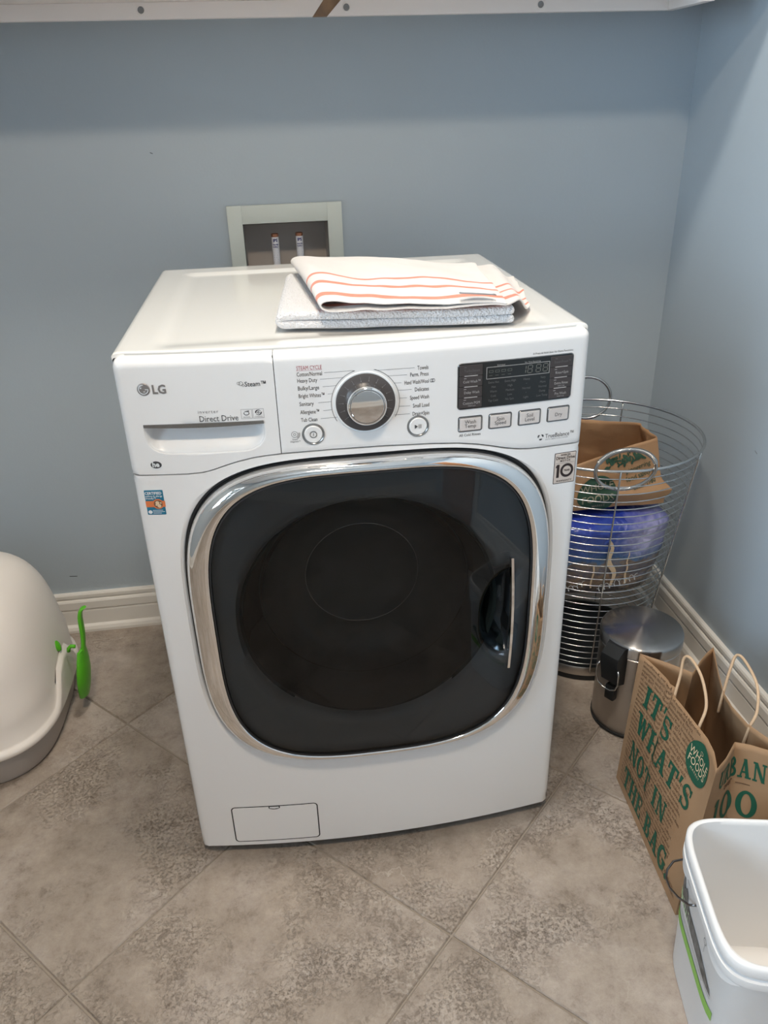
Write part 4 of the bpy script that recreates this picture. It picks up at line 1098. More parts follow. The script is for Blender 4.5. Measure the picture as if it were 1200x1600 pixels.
o = ct.build('care_tag', M['greyink'], ut, label='small dark care tag lifting off the front edge'); solid(o, .0007, 1)
ct = MB(); ct.add(grid(lambda a, b: (.152+.048*a, .056-.0068*a+.012*b*(.4+.6*sin(pi*a)), 1.0362-.004*a+.0035*b*sin(pi*a)), 10, 4)); o = ct.build('care_tag', M['white'], ut, label='pale upper leaf of the care tag'); solid(o, .0005, 1)

# ------------------------------------------------------------------ wire laundry basket
BCX, BCY, BH, BRT, BRB = .600, .540, .600, .2225, .147
wbk = root('wire_basket', (BCX, BCY, 0), 'tall tapered chrome wire laundry basket in the corner right of the washer', 'laundry basket')
def brad(z): return BRB+(BRT-BRB)*z/BH
def circle(cx, cy, r, z, n=72): return [(cx+r*cos(2*pi*k/n), cy+r*sin(2*pi*k/n), z) for k in range(n)]
NH = 30
hoop0 = None
for k in range(1, NH):
    z = .036+(BH-.036)*k/NH
    mk('wire_hoop', *tube(circle(BCX, BCY, brad(z), z, 56), .00135, 5, True), M['chromewire'], wbk, 180)
mk('basket_rim', *tube(circle(BCX, BCY, BRT, BH, 96), .0033, 8, True), M['chromewire'], wbk, 180, label='thicker wire hoop around the basket top')
STR = [-1.775, -.775, .96, 1.45, 2.4, 3.4]
for a in (-1.775, -.775, .95, 2.05, 3.3):
    P = [(BCX+(brad(z)+.0022)*cos(a), BCY+(brad(z)+.0022)*sin(a), z) for z in [.028+(BH-.028)*i/24 for i in range(25)]]
    mk('upright_wire', *tube(P, .0021, 6), M['chromewire'], wbk, 180)
mk('base_band', *lathe([(BRB+.004, .016), (BRB+.0052, .018), (BRB+.0058, .040), (BRB+.0045, .042), (BRB+.002, .04)], BCX, BCY, 72), M['steel'], wbk)
mk('basket_base', *lathe([(0, .0), (BRB+.001, 0), (BRB+.003, .002), (BRB+.0035, .017), (BRB+.002, .024), (0, .024)], BCX, BCY, 72), M['blackplastic'], wbk, label='black plastic basket base')
for a, tilt in ((-1.735, .30), (1.36, .10)):
    c = Vector((BCX+BRT*cos(a), BCY+BRT*sin(a), BH+.004)); t = Vector((-sin(a), cos(a), 0)); n = Vector((cos(a), sin(a), 0))
    up = (Vector((0, 0, 1))*cos(tilt)+n*sin(tilt) if a < 0 else Vector((0, 0, 1))*cos(tilt)+n*sin(tilt))
    P = [c+(t*cos(2*pi*k/40)*.0605+up*sin(2*pi*k/40)*.0535) for k in range(40)]
    mk('ring_handle', *tube(P, .0040, 8, True), M['chromewire'], wbk, 180, label='round chrome ring handle on the rim')
    # coil wound over the ring's upper half
    if a < 0:
        C = []
        for i in range(56*6):
            th = .35+(pi-.7)*i/(56*6); ph = 2*pi*i/6
            q = c+(t*cos(th)*.0605+up*sin(th)*.0535); rad_ = (t*cos(th)+up*sin(th)).normalized(); nn = t.cross(up).normalized()
            C.append(q+(rad_*cos(ph)+nn*sin(ph))*.0048)
        mk('handle_coil', *tube(C, .0009, 4), M['chromewire'], wbk, 180)
# blue plastic bag wedged in the basket
def pillow(cx, cy, z0, z1, a0, b0, a1, b1, n=3.4, rot=0, crumple=.006, seed=0, nl=26, N=80, top=.16, bot=.10):
    L = []; UV = []
    for k in range(nl+1):
        t = k/nl; z = z0+(z1-z0)*t
        s = 1
        if t < bot: s = (max(0, 1-((bot-t)/bot)**2.4))**.5
        if t > 1-top: s = (max(0, 1-((t-1+top)/top)**2.4))**.5
        s = max(s, .04)
        a, b = a0+(a1-a0)*t, b0+(b1-b0)*t
        R = []
        for (x, y) in sup(0, 0, a*s, b*s, n, N):
            c = crumple*(nz(x*12+seed, y*12, z*12)+.6*nz(x*30+seed, y*30, z*25)); l = hypot(x, y) or 1
            x2, y2 = x*(1+c/l), y*(1+c/l)
            R.append((cx+x2*cos(rot)-y2*sin(rot), cy+x2*sin(rot)+y2*cos(rot), z+crumple*.7*nz(x*9+seed, y*9, z*9+4)))
            UV.append(((x/a+1)/2, t))
        L.append(R)
    V, F = loft(L, True, True, True)
    return V, F, UV
bb = root('blue_bag', (BCX, BCY, .235), 'blue printed plastic bag wedged low inside the wire basket', 'bag')
V, F, UV = pillow(.590, .535, .235, .441, .152, .125, .170, .135, 3.2, .06, .010, 3)
mk('bag_body', V, F, M['bluebag'], bb, 60, uv=UV)
# pale printed streaks and script along the bag's lower edge
d = D2()
def bag_front(x, z):
    t = (z-.235)/(.441-.235); a, b = .152+.018*t, .125+.01*t
    s = 1
    if t < .10: s = (max(0.01, 1-((.10-t)/.10)**2.4))**.5
    xx = x-.590; q = max(0, 1-abs(xx/(a*s))**3.2)**(1/3.2)
    return (.590+xx*cos(.06)+b*s*q*sin(.06), .535+xx*sin(.06)-b*s*q*cos(.06)-.0075, z)
d.add(stroke2d([(.575+.006*sin(i*.9)+.002*i, .395-.0105*i) for i in range(13)], lambda t: .005+.007*sin(pi*t)))
d.add(stroke2d([(.628+.002*sin(i*1.7), .360-.010*i) for i in range(10)], lambda t: .002+.004*t)); d.add(stroke2d([(.545+.002*sin(i), .330-.010*i) for i in range(7)], .004))
d.map(bag_front, 'bag_print', M['cream'], bb, label='tan streaks printed on the blue bag')
d = D2()
def script(x0_, z0_, n, w_, h_):
    P = []
    for i in range(n*16+1):
        t = i/16; P.append((x0_+w_*t+.35*w_*sin(2*pi*t*1.0), z0_+h_*(.5+.5*cos(2*pi*t+.6))*(.55+.45*abs(sin(t*2.1)))+.010*t/n*2))
    return stroke2d(P, .0013)
d.add(script(.480, .2575, 5, .0095, .016)); d.add(script(.560, .2570, 8, .0125, .018)); d.map(bag_front, 'bag_lettering', M['white'], bb, label='white looping script along the bag bottom')
# crumpled paper bag standing on it
pbk = root('brown_paper_bag', (.60, .50, .43), 'crumpled brown paper bag with leaf print standing in the wire basket', 'bag')
PC = {'FL': Vector((.470, .440, .456)), 'FR': Vector((.728, .452, .449)), 'BL': Vector((.470, .585, .456)), 'BR': Vector((.722, .590, .452))}
PTp = {'FL': Vector((.462, .440, .556)), 'FR': Vector((.700, .468, .606)), 'BL': Vector((.470, .555, .640)), 'BR': Vector((.692, .545, .612))}
def pb_side(a, b, f, g):
    lo_ = PC[a].lerp(PC[b], f); hi_ = PTp[a].lerp(PTp[b], f); p = lo_.lerp(hi_, g)
    return p
def pb_pt(a, b, f, g, k):
    p = pb_side(a, b, f, g); n = .010*nz(f*3+k, g*3, k*2.3)+.006*abs(nz(f*7+k*3, g*6, 1.1)); c = (PC['FL']+PC['FR']+PC['BL']+PC['BR'])/4
    dvec = (p-Vector((c.x, c.y, p.z))).normalized()
    kink = .0
    if a == 'FR' or b == 'FR': kink = .022*math.exp(-((g-.22)/.10)**2)*(f if b == 'FR' else 1-f)**2
    edge = min(f, 1-f)*4
    return p+dvec*(n*min(1, edge+.3)+kink)
NS = 14
loops = []
for k in range(19):
    g = k/18; L = []
    for si, (a, b) in enumerate((('FL', 'FR'), ('FR', 'BR'), ('BR', 'BL'), ('BL', 'FL'))):
        for i in range(NS): L.append(pb_pt(a, b, i/NS, g, 0.7))
    loops.append(L)
o = mk('bag_paper', *loft(loops, True, True, False), M['kraft2'], pbk, 30); solid(o, .0008, 0)
def pbf(f, g): 
    p = pb_pt('FL', 'FR', f, g, .7); return (p.x, p.y-.0028, p.z)
d = D2(); d.add(ring2d(0, 0, .0001, .045, 40)); d.V = [(.36+x/.25, .33+y/.135) for x, y in d.V]
V2 = []; F2 = []
for r in range(6):
    for k in range(40): V2.append((.385+(.046*r/5)/.25*cos(2*pi*k/40), .31+(.046*r/5)/.135*sin(2*pi*k/40)))
for r in range(5):
    for k in range(40): l = (k+1) % 40; F2.append((r*40+k, r*40+l, (r+1)*40+l, (r+1)*40+k))
d = D2(); d.add((V2, F2)); d.map(pbf, 'round_logo', M['leafgreen'], pbk)
def pbl(f, g): p = pb_pt('FL', 'FR', f, g, .7); return (p.x, p.y-.0036, p.z)
d = D2()
for t, zz, s_ in (('WHOLE', .37, .026), ('FOODS', .15, .026), ('MARKET', .04, .0095)):
    VV, FF = text2d(t, s_, 'CENTER', .01, .85); d.add(([(.385+x/.25, zz+y/.135) for x, y in VV], FF))
d.map(pbl, 'logo_lettering', M['warmdim'], pbk)
d = D2()
rr = random.Random(4)
for k in range(46):
    t = k/45; f = .48+.36*t; g = .93-.03*t+rr.uniform(-.13, .03)-.08*(1-t)
    a = rr.uniform(0, 6.28); s_ = rr.uniform(.004, .0085)
    leaf = [(s_*cos(b)*1.0, s_*.42*sin(b)) for b in [2*pi*i/8 for i in range(8)]]
    d.add(([(f+(x*cos(a)-y*sin(a))/.25, g+(x*sin(a)+y*cos(a))/.135) for x, y in leaf], [tuple(range(8))]))
d.map(pbf, 'leaf_print', M['leafgreen'], pbk)
d = D2()
for t, f, g in (('pioneering', .66, .58), ('food safety', .655, .44), ('since 1980', .70, .30)):
    VV, FF = text2d(t, .0165, 'LEFT', .01, .85); d.add(([(f+x/.25, g+(y+x*.16)/.15) for x, y in VV], FF))
d.map(pbf, 'bag_lettering', M['leafgreen'], pbk)

# ------------------------------------------------------------------ step trash can
TX, TY, TR, TH = .620, .264, .0872, .247
tc_ = root('trash_can', (TX, TY, 0), 'small round brushed steel trash can with a black hinge block and wire bail', 'trash can')
mk('can_body', *lathe([(TR-.002, .006), (TR-.0006, .008), (TR-.0006, .214), (TR-.003, .2165)], TX, TY, 80), M['steel'], tc_)
mk('can_base', *lathe([(0, 0), (TR-.002, 0), (TR+.0012, .002), (TR+.0012, .0075), (TR-.004, .009)], TX, TY, 80), M['blackplastic'], tc_, label='black rim under the can')
mk('lid_gap', *lathe([(TR-.004, .212), (TR-.0035, .222)], TX, TY, 64), M['dark'], tc_)
lidm = mk('can_lid', *lathe([(TR-.001, .2185), (TR+.0012, .2195), (TR+.0012, .240), (TR-.0005, .2445), (TR-.004, .2468), (.06, .2495), (.03, .2508), (.0005, .2512)], TX, TY, 96), M['lid'], tc_, 40)
# loft is tessellated with its own object origin at the can centre so the brushing runs round it
hx, hy = cos(radians(212)), sin(radians(212))
Mh = Matrix.Translation((TX, TY, 0)) @ Matrix.Rotation(radians(212), 4, 'Z')
hg = loft([[(TR-.004, -.024, z0_), (TR+e_, -.021, z0_), (TR+e_, .021, z0_), (TR-.004, .024, z0_)] for z0_, e_ in ((.148, .004), (.153, .016), (.214, .029), (.226, .027), (.243, .006))], True, True, True)
hb_ = mk('hinge_block', *xform(hg, Mh), M['blackplastic'], tc_, 25)
P = [(TR+.024, -.0235, .198), (TR+.0275, -.0270, .190), (TR+.0275, -.0275, .165), (TR+.026, -.022, .148), (TR+.0245, -.010, .139), (TR+.024, .0, .1375), (TR+.0245, .010, .139), (TR+.026, .022, .148), (TR+.0275, .0275, .165), (TR+.0275, .0270, .190), (TR+.024, .0225, .198)]
mk('wire_bail', *xform(tube(P, .0018, 8), Mh), M['chromewire'], tc_, 180)
mk('hinge_foot', *xform(rbox(TR-.002, TR+.012, -.012, .012, .1, .138, .003), Mh), M['blackplastic'], hb_)

# ------------------------------------------------------------------ paper shopping bag
sb_ = root('paper_shopping_bag', (.585, -.08, 0), 'open brown paper shopping bag with big green lettering and twisted cord handles', 'bag')
HB_ = .315
sides = [  # (top polyline, bottom ends, samples)
    ([(.530, .093), (.540, .053), (.547, .010), (.537, -.028), (.540, -.067), (.541, -.108), (.543, -.143), (.538, -.175), (.524, -.210)], ((.513, .083), (.488, -.235)), 32),
    ([(.524, -.210), (.551, -.190), (.583, -.159), (.603, -.168), (.626, -.185), (.650, -.200)], ((.488, -.235), (.664, -.250)), 20),
    ([(.650, -.200), (.642, -.160), (.627, -.123), (.624, -.076), (.629, -.039), (.649, .016), (.678, .087)], ((.664, -.250), (.687, .066)), 26),
    ([(.678, .087), (.658, .074), (.635, .054), (.602, .021), (.571, .055), (.530, .093)], ((.687, .066), (.513, .083)), 20)]
def polyat(P, f):
    S = [0]
    for a, b in zip(P, P[1:]): S.append(S[-1]+hypot(b[0]-a[0], b[1]-a[1]))
    d_ = f*S[-1]
    return interp(d_, S, [p[0] for p in P]), interp(d_, S, [p[1] for p in P])
def bag_pt(si, f, g, out=0.0):
    top, (b0, b1), _ = sides[si]
    tx, ty = polyat(top, f); bx_, by_ = b0[0]+(b1[0]-b0[0])*f, b0[1]+(b1[1]-b0[1])*f
    sx_, sy_ = top[0][0]+(top[-1][0]-top[0][0])*f, top[0][1]+(top[-1][1]-top[0][1])*f
    w_ = g**(1.35 if si in (0, 2) else .45)
    x = bx_+(sx_-bx_)*g+(tx-sx_)*w_; y = by_+(sy_-by_)*g+(ty-sy_)*w_
    if si == 0: x += -.006*sin(pi*f)*sin(pi*g)**2+.010*math.exp(-((f-.375+.02*g)/.030)**2)*g**1.5
    dx, dy = b1[0]-b0[0], b1[1]-b0[1]; l = hypot(dx, dy)
    return (x+dy/l*out, y-dx/l*out, HB_*g+.001)
loops = []
for k in range(25):
    g = k/24; L = []
    for si, (_, _, n_) in enumerate(sides):
        for i in range(n_): L.append(bag_pt(si, i/n_, g))
    loops.append(L)
o = mk('bag_paper', *loft(loops, True, True, False), M['kraft'], sb_, 28); solid(o, .0009, 0)
# slab lettering --------------------------------------------------
def glyph(ch):
    """slab-serif strokes in a unit-height cell -> (list of meshes, advance)"""
    T, t, S = .205, .10, .10
    def v(x, w_=T, a=0., b=1.): return rect2d(x-w_/2, x+w_/2, a, b)
    def s(x, y, w_=.36): return rect2d(x-w_/2, x+w_/2, y, y+S) if y < .5 else rect2d(x-w_/2, x+w_/2, y-S, y)
    def dg(x0_, y0_, x1_, y1_, w_): return poly2d([(x0_-w_/2, y0_), (x0_+w_/2, y0_), (x1_+w_/2, y1_), (x1_-w_/2, y1_)])
    if ch == 'I': return [v(.2), s(.2, 0), s(.2, 1)], .46
    if ch == 'T': return [v(.34), s(.34, 0), rect2d(.0, .68, 1-S*1.2, 1), rect2d(0, .09, .66, 1), rect2d(.59, .68, .66, 1)], .73
    if ch == '\u2019': return [poly2d([(.04, .68), (.13, .68), (.22, 1), (.04, 1)])], .27
    if ch == '.': return [disc2d(.12, .11, .12)], .3
    if ch == 'W': return [dg(.30, 0, .14, 1, T), dg(.30, 0, .46, .95, t), dg(.66, 0, .46, .95, T*.9), dg(.66, 0, .83, 1, t), s(.12, 1, .34), s(.86, 1, .30)], 1.05
    if ch == 'H': return [v(.17), v(.63), s(.17, 0), s(.17, 1), s(.63, 0), s(.63, 1), rect2d(.17, .63, .44, .55)], .86
    if ch == 'A': return [dg(.14, 0, .38, 1, t), dg(.60, 0, .38, 1, T), rect2d(.2, .56, .26, .36), s(.12, 0, .30), s(.62, 0, .36)], .84
    if ch == 'N': return [v(.15, t), v(.68, t), dg(.66, 0, .16, 1, T), s(.15, 0, .28), s(.68, 1, .28), s(.10, 1, .2)], .86
    if ch == 'O': 
        V = []; F = []
        for k in range(40):
            a = 2*pi*k/40; V += [(.38+.38*cos(a), .5+.52*sin(a)), (.38+.18*cos(a), .5+.40*sin(a))]
        for k in range(40): l = (k+1) % 40; F.append((2*k, 2*k+1, 2*l+1, 2*l))
        return [(V, F)], .84
    if ch == '0': 
        V, F = glyph('O')[0][0]; return [(V, F)], .86
    if ch == 'E': return [v(.17), s(.17, 0), s(.17, 1), rect2d(.1, .62, 0, S), rect2d(.1, .60, 1-S, 1), rect2d(.17, .5, .45, .55), rect2d(.53, .62, 0, .3), rect2d(.52, .60, .7, 1), rect2d(.42, .5, .38, .62)], .70
    if ch == 'B': return [v(.17), s(.12, 0, .26), s(.12, 1, .26), rect2d(.1, .38, 0, S), rect2d(.1, .36, 1-S, 1), rect2d(.1, .38, .46, .56), stroke2d(arc2d(.36, .755, .15, .20, -90, 90, 12), .15), stroke2d(arc2d(.38, .255, .18, .205, -90, 90, 12), .16)], .72
    if ch == 'R': return [v(.17), s(.17, 0), s(.12, 1, .26), rect2d(.1, .36, 1-S, 1), rect2d(.1, .36, .42, .52), stroke2d(arc2d(.36, .73, .16, .22, -90, 90, 12), .16), dg(.62, 0, .36, .46, T*.9), s(.66, 0, .24)], .80
    if ch == 'U': return [rect2d(.07, .27, .3, 1), rect2d(.57, .67, .3, 1), s(.17, 1), s(.62, 1, .3), stroke2d(arc2d(.395, .3, .225, .25, 180, 360, 14), .14)], .84
    if ch == '1': return [v(.25), s(.25, 0, .5), dg(.10, .78, .2, 1, .1)], .55
    if ch == 'G': return [stroke2d(arc2d(.40, .5, .30, .45, 50, 330, 26), lambda q: .12+.09*sin(pi*q)), rect2d(.52, .72, .08, .48), rect2d(.42, .78, .40, .50), rect2d(.60, .68, .66, .98)], .84
    if ch == 'S':
        a = arc2d(.33, .735, .22, .215, 25, 270, 16); b = arc2d(.33, .265, .235, .215, 90, -155, 16)
        return [stroke2d(a+b[1:], lambda q: .10+.10*math.exp(-((q-.5)/.22)**2)), rect2d(.52, .60, .66, .98), rect2d(.06, .14, .02, .34)], .68
    return [], .35
def word(txt, h_, cond=.86, track=.03):
    d_ = D2(); x = 0
    for ch in txt:
        G_, adv = glyph(ch)
        for (V, F) in G_: d_.add(([((x+vx*cond)*h_, vy*h_) for vx, vy in V], F))
        x += (adv+track)*cond
    return d_.V, d_.F, x*h_
LW = .3195
def bagL(u, v, out=.0014): return bag_pt(0, min(1, max(0, u/LW)), min(1, max(0, v/HB_)), -out*-1)
def put_word(txt, u, v, h_, name, label=None, fn=None, width=None, slope=0):
    V, F, w_ = word(txt, h_); k = width/w_ if width else 1
    V, F = refine([(x*k, y) for x, y in V], F)
    mk(name, [(fn or bagL)(u+x, v+y+slope*x) for x, y in V], F, M['green'], sb_, 60, label=label)
put_word('IT\u2019S', .040, .2235, .045, 'bag_lettering', 'green words IT\u2019S', width=.120, slope=.03)
put_word('WHAT\u2019S', .040, .1620, .045, 'bag_lettering', 'green word WHAT\u2019S', width=.230, slope=.05)
put_word('NOT IN', .038, .0900, .045, 'bag_lettering', 'green words NOT IN', width=.178, slope=.02)
put_word('THE BAG.', .034, .0200, .045, 'bag_lettering', 'green words THE BAG.', width=.236, slope=-.01)
# round shop mark on the same side
V2 = []; F2 = []
for r in range(7):
    for k in range(48): V2.append((.2520+(.0400*r/6)*cos(2*pi*k/48), .2660+(.0360*r/6)*sin(2*pi*k/48)))
for r in range(6):
    for k in range(48): l = (k+1) % 48; F2.append((r*48+k, r*48+l, (r+1)*48+l, (r+1)*48+k))
mk('round_logo', [bagL(x, y-.012*0, .0016) for x, y in V2], F2, M['green'], sb_, 60)
d = D2()
d.add(off2d(text2d('WHOLE', .0195, 'CENTER', .0, .95), .2520, .2690)); d.add(off2d(text2d('FOODS', .0195, 'CENTER', .0, .95), .2520, .2530)); d.add(off2d(text2d('M A R K E T', .0064, 'CENTER', 0, 1), .2520, .2445)); d.add(stroke2d(arc2d(.252, .2865, .005, .0028, 200, 520, 10), .0008))
d.map(lambda x, y: bagL(x, y, .0022), 'logo_lettering', M['cream'], sb_)
# small brown ingredient list filling the side
LIST = ("acesulfame-K, acetylated esters of mono- and diglycerides, ammonium chloride, artificial colors, artificial flavors, aspartame, azodicarbonamide, benzoates in food, benzoyl peroxide, BHA, BHT, bleached flour, bromated flour, brominated vegetable oil, calcium bromate, calcium disodium EDTA, calcium peroxide, calcium propionate, calcium saccharin, calcium sorbate, calcium stearoyl lactylate, caprocaprylobehenin, carmine, certified colors, cyclamates, cysteine, DATEM, dimethylpolysiloxane, dioctyl sodium sulfosuccinate, disodium calcium EDTA, disodium guanylate, disodium inosinate, ethyl vanillin, ethylene oxide, ethoxyquin, fat substitutes, foie gras, glycerol ester of wood rosin, hexamidine, high fructose corn syrup, hydrogenated fats, irradiated foods, lactylated esters, lead soldered cans, margarine, methyl silicon, methylparaben, microparticularized protein, monosodium glutamate, natamycin, nitrates, nitrites, partially hydrogenated oil, polydextrose, potassium benzoate, potassium bisulfite, potassium bromate, potassium metabisulfite, potassium sorbate, propionates, propyl gallate, propylparaben, saccharin, sodium aluminum phosphate, sodium benzoate, sodium bisulfite, sodium diacetate, sodium glutamate, sodium nitrate, sodium nitrite, sodium propionate, sodium stearoyl lactylate, sodium sulfite, solvent extracted oils, sorbic acid, stannous chloride, sucralose, sucroglycerides, sucrose polyester, sulfites, TBHQ, tetrasodium EDTA, vanillin, ").split()
lines_ = []; wi = 0
while len(lines_) < 31:
    ln = ''
    while len(ln) < 57: ln += (' ' if ln else '')+LIST[wi % len(LIST)]; wi += 1
    lines_.append(ln)
V_, F_ = text2d('\n'.join(lines_), .0088, 'LEFT', .008, .90, res=1, linespace=1.0)
mxx = max(x for x, y in V_)
V_ = [(.016+x*(.288/mxx), .305+y*(.290/max(.001, -min(yy for xx, yy in V_)))) for x, y in V_]
d = D2(); d.add((V_, F_)); d.map(lambda x, y: bagL(x, y, .0009), 'ingredient_list', M['brownink'], sb_, step=0)['kind'] = 'stuff'
# end gusset lettering
GW = .185
def bagN(u, v, out=.0014): return bag_pt(1, min(1, max(0, u/GW)), min(1, max(0, v/HB_)), out)
put_word('URBAN', .030, .256, .036, 'bag_lettering', 'green word URBAN on the bag end', bagN, .125, -.05)
put_word('100', .030, .182, .050, 'bag_lettering', 'green number 100 on the bag end', bagN, .118, -.05)
d = D2(); d.add(off2d(text2d('over', .020, 'LEFT', .01, .9), .060, .241)); d.add(rect2d(.100, .126, .243, .2445))
VV, FF = text2d('NATIVES', .022, 'LEFT', .02, 1.0); d.add(off2d((VV, FF), .046, .158)); d.add(off2d(text2d('GENERAL', .020, 'LEFT', .02, 1.0), .046, .136))
d.V = [(x, y-.05*(x-.05)) for x, y in d.V]
d.map(bagN, 'bag_lettering', M['brownink'], sb_, label='small brown words on the bag end')
def cord(P, name='cord_handle', label=None):
    Q = []
    n = len(P)
    for i in range(n-1):
        p0, p1, p2, p3 = [Vector(P[max(0, min(n-1, i+k))]) for k in (-1, 0, 1, 2)]
        for t in [k/8 for k in range(8)]:
            Q.append(.5*((2*p1)+(-p0+p2)*t+(2*p0-5*p1+4*p2-p3)*t*t+(-p0+3*p1-3*p2+p3)*t**3))
    Q.append(Vector(P[-1])); mk(name, *tube(Q, .0027, 8), M['cord'], sb_, 180, label=label)
cord([(.541, -.030, .265), (.541, -.030, .310), (.552, -.018, .345), (.560, -.008, .378), (.566, -.022, .385), (.566, -.062, .375), (.560, -.098, .345), (.545, -.112, .310), (.546, -.110, .265)], label='twisted paper cord handle at the lettered side')
cord([(.630, -.035, .265), (.632, -.035, .312), (.648, -.018, .350), (.660, -.010, .372), (.664, -.030, .375), (.660, -.080, .362), (.645, -.115, .335), (.630, -.125, .310), (.628, -.122, .27)], label='twisted paper cord handle at the far side')

# ------------------------------------------------------------------ white square bucket
bk = root('white_bucket', (.532, -.408, 0), 'empty white square plastic bucket with green and grey print in the right foreground', 'bucket')
BKR = radians(-12); BKH = .285
def bk_loop(a, z, n=5.5, N=96): return [(.532+x*cos(BKR)-y*sin(BKR), -.408+x*sin(BKR)+y*cos(BKR), z) for x, y in sup(0, 0, a, a, n, N)]
prof = [(.02, .0), (.104, 0), (.107, .002), (.108, .008), (.1165, .236), (.1175, .238), (.1175, .2405), (.123, .2415), (.1235, .243), (.1235, .255), (.1185, .257), (.1180, .262), (.1225, .264), (.1235, .2665), (.1235, .281), (.1215, .2845), (.1185, .2852), (.1160, .2835), (.1152, .276), (.1145, .2), (.106, .012), (.103, .006), (.02, .005)]
mk('bucket_body', *loft([bk_loop(a, z) for a, z in prof], True, True, True), M['bucket'], bk, 50)
def bkl(u, v, out=.0007):   # left side: u from far to near, v = height
    a = .108+.0085*(v/.236)+out
    y = .115-u; x = -a*(max(0, 1-abs(y/a)**5.5))**(1/5.5)
    return (.532+x*cos(BKR)-y*sin(BKR), -.408+x*sin(BKR)+y*cos(BKR), v)
def strip(P, name, m, label=None):
    d_ = D2(); V, F = refine(*P, step=.01); d_.add((V, F)); return d_.map(bkl, name, m, bk, label)
strip(rect2d(.016, .200, .110, .128), 'label_stripe', M['limegreen'], 'bright green stripe on the bucket label')
strip(poly2d([(.030, .176), (.095, .176), (.095, .158), (.030, .158)]), 'label_panel', M['palegreen'], 'pale green block on the bucket label')
cat = [(.040, .232), (.047, .205), (.052, .196), (.060, .206), (.066, .200), (.070, .188), (.085, .182), (.110, .180), (.140, .176), (.165, .168), (.185, .158), (.190, .150), (.165, .148), (.120, .152), (.080, .158), (.050, .162), (.038, .172), (.036, .195)]
strip(poly2d(cat), 'label_picture', M['catgrey'], 'grey furry animal picture on the bucket label')
d = D2()
for k in range(9): d.add(rect2d(.040, .075-.004*(k % 3), .224-.0045*k*.5+0, .2248-.0045*k*.5)) if k < 3 else None
for k in range(2): d.add(rect2d(.034, .190-.03*k, .1445-.006*k, .1455-.006*k))
d.V, d.F = refine(d.V, d.F, .01); d.map(bkl, 'label_lines', M['greyink'], bk)
d = D2(); d.add(ring2d(.150, .212, .0045, .0055, 20)); d.add(stroke2d([(.150, .2065), (.150, .190)], .0008)); d.map(bkl, 'recycling_mark', M['greyink'], bk)
def bkw(x, y, z): return Vector((.532+x*cos(BKR)-y*sin(BKR), -.408+x*sin(BKR)+y*cos(BKR), z))
# bail lug plates and the wire bail hanging down the far left side
for s_ in (1,):
    P = [(-.119, .010, .228), (-.126, .018, .218), (-.131, .045, .198), (-.135, .072, .184), (-.134, .095, .177), (-.128, .112, .175), (-.115, .126, .178), (-.09, .133, .178)]
    Q = [bkw(*p) for p in P]
    mk('wire_bail', *tube(Q, .0018, 8), M['wire'], bk, 180)
lg = MB()
for y0_, y1_ in ((.045, .110), (-.115, -.035)):
    L1 = []
    for i in range(13):
        y = y0_+(y1_-y0_)*i/12; hgt = .018*sin(pi*i/12)**.6
        a = .1195; x = -a*(max(0, 1-abs(y/.1235)**5.5))**(1/5.5)
        L1.append((bkw(x+.003, y, .240), bkw(x-.0015, y, .240), bkw(x-.0010, y, .240-hgt), bkw(x+.003, y, .240-hgt)))
    lg.add(loft(L1, True, True, True))
lg.build('rim_skirt', M['bucket'], bk)

# ------------------------------------------------------------------ hooded litter box
lb = root('litter_box', (-.885, .485, 0), 'off white hooded litter box with a grey tray at the left edge', 'litter box')
LX, LY = -.892, .487
def lloop(a, b, z, n=3.2, N=96, dy=0, zt=None):
    return [(LX+x, LY+dy+y, z+(zt(x, y) if zt else 0)) for x, y in sup(0, 0, a, b, n, N)]
tray = [(.02, .0, .0), (.180, .200, 0), (.196, .214, .003), (.201, .219, .012), (.214, .231, .082), (.212, .229, .0835), (.19, .21, .083)]
mk('litter_tray', *loft([lloop(max(a, .02), max(b, .02), z) for a, b, z in tray], True, True, False), M['tray'], lb, 40, label='grey lower tray of the litter box')
hood = [(.205, .223, .0825), (.222, .239, .0815), (.2255, .2425, .086), (.2245, .2415, .097), (.219, .236, .101), (.2165, .2335, .106)]
for i in range(1, 21):
    t = i/20; ang = t*pi/2
    hood.append((.2160*max(.0, cos(ang))**.45, .2330*max(0, cos(ang))**.45, .106+.298*sin(ang)**.75))
hood[-1] = (.012, .012, hood[-1][2])
def flare(x, y): return 0
hlift = lambda x, y: .078*math.exp(-((y-.005)/.075)**4)*smooth01((x-.12)/.06)
mk('litter_hood', *loft([lloop(a, b, z, 3.2 if z < .2 else 2.9, zt=(hlift if 1 < k < 6 else None)) for k, (a, b, z) in enumerate(hood)], True, False, True), M['hood'], lb, 60, label='off white domed hood')
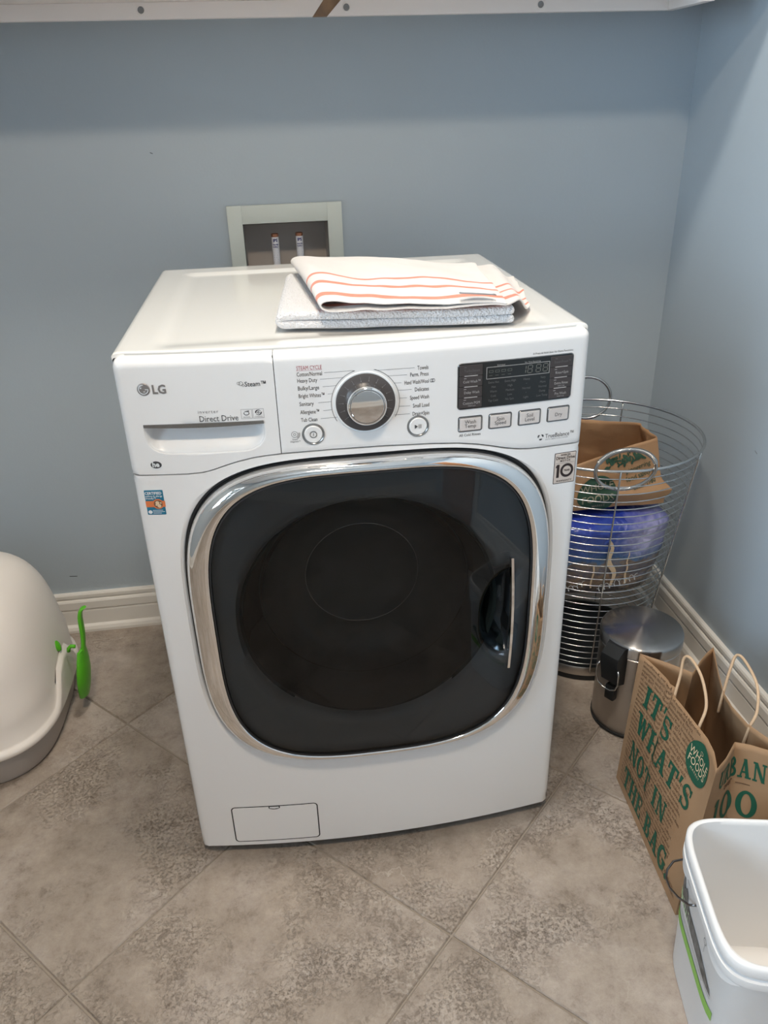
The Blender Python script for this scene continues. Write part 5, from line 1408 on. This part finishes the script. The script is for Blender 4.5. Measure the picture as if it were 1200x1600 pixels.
mk('latch_pin', *xform(lathe([(.0, -.004), (.0125, -.003), (.0125, .003), (.009, .005), (0, .0055)], 0, 0, 24), Matrix.Translation((LX+.2150, LY+.005, .198)) @ Matrix.Rotation(radians(74), 4, 'Y') @ Matrix.Diagonal((1.1, .7, 1, 1))), M['lime'], lb, label='small lime green oval latch pin')
d = MB(); d.add(rbox(LX+.03, LX+.055, LY-.2245, LY-.2215, .030, .046, .001)); d.build('tray_tab', M['tray'], lb)
# green scoop hung on the latch
scp = root('litter_scoop', (LX+.245, LY+.01, .05), 'lime green plastic scoop hanging on the side of the litter box', 'scoop')
SX = LX+.254
hp = [(SX+.026, .292, .0), (SX+.019, .291, .0), (SX+.0135, .281, .0), (SX+.0125, .262, .0), (SX+.0150, .238, 0), (SX+.0165, .212, 0), (SX+.0150, .188, 0), (SX+.0100, .160, 0), (SX+.004, .138, 0)]
L1 = []
for i, (x, z, _) in enumerate(hp):
    x += max(0, z-.185)*.13
    wdt = .013 if i > 1 else .010; th = .0055 if i < 7 else .006
    L1.append([(x-th, LY+.01-wdt, z), (x+th, LY+.01-wdt, z), (x+th*1.1, LY+.01+wdt, z), (x-th, LY+.01+wdt, z)])
o = mk('scoop_handle', *loft(L1, True, True, True), M['lime'], scp, 30); subsurf(o, 1)
bl = []
for i in range(13):
    t = i/12; z = .185-.130*t; w_ = .010+.034*sin(pi*min(1, .15+t*.7)); dp = .004+.015*sin(pi*(.10+.62*t))
    ring = []
    for k in range(13):
        a = pi*k/12; ring.append((SX+.008-.019*t+dp*sin(a)*1.0, LY+.01-w_*cos(a), z))
    for k in range(13):
        a = pi-pi*k/12; ring.append((SX+.005-.019*t+(dp-.004)*max(0, sin(a)), LY+.01-(w_-.003)*cos(a), z))
    bl.append(ring)
mk('scoop_blade', *loft(bl, True, True, True), M['lime'], scp, 50)
mk('scoop_hook', *tube([(SX-.002, LY+.01, .188), (SX-.012, LY+.01, .190), (SX-.018, LY+.01, .184), (SX-.020, LY+.01, .176)], .0045, 8), M['lime'], scp, 180)
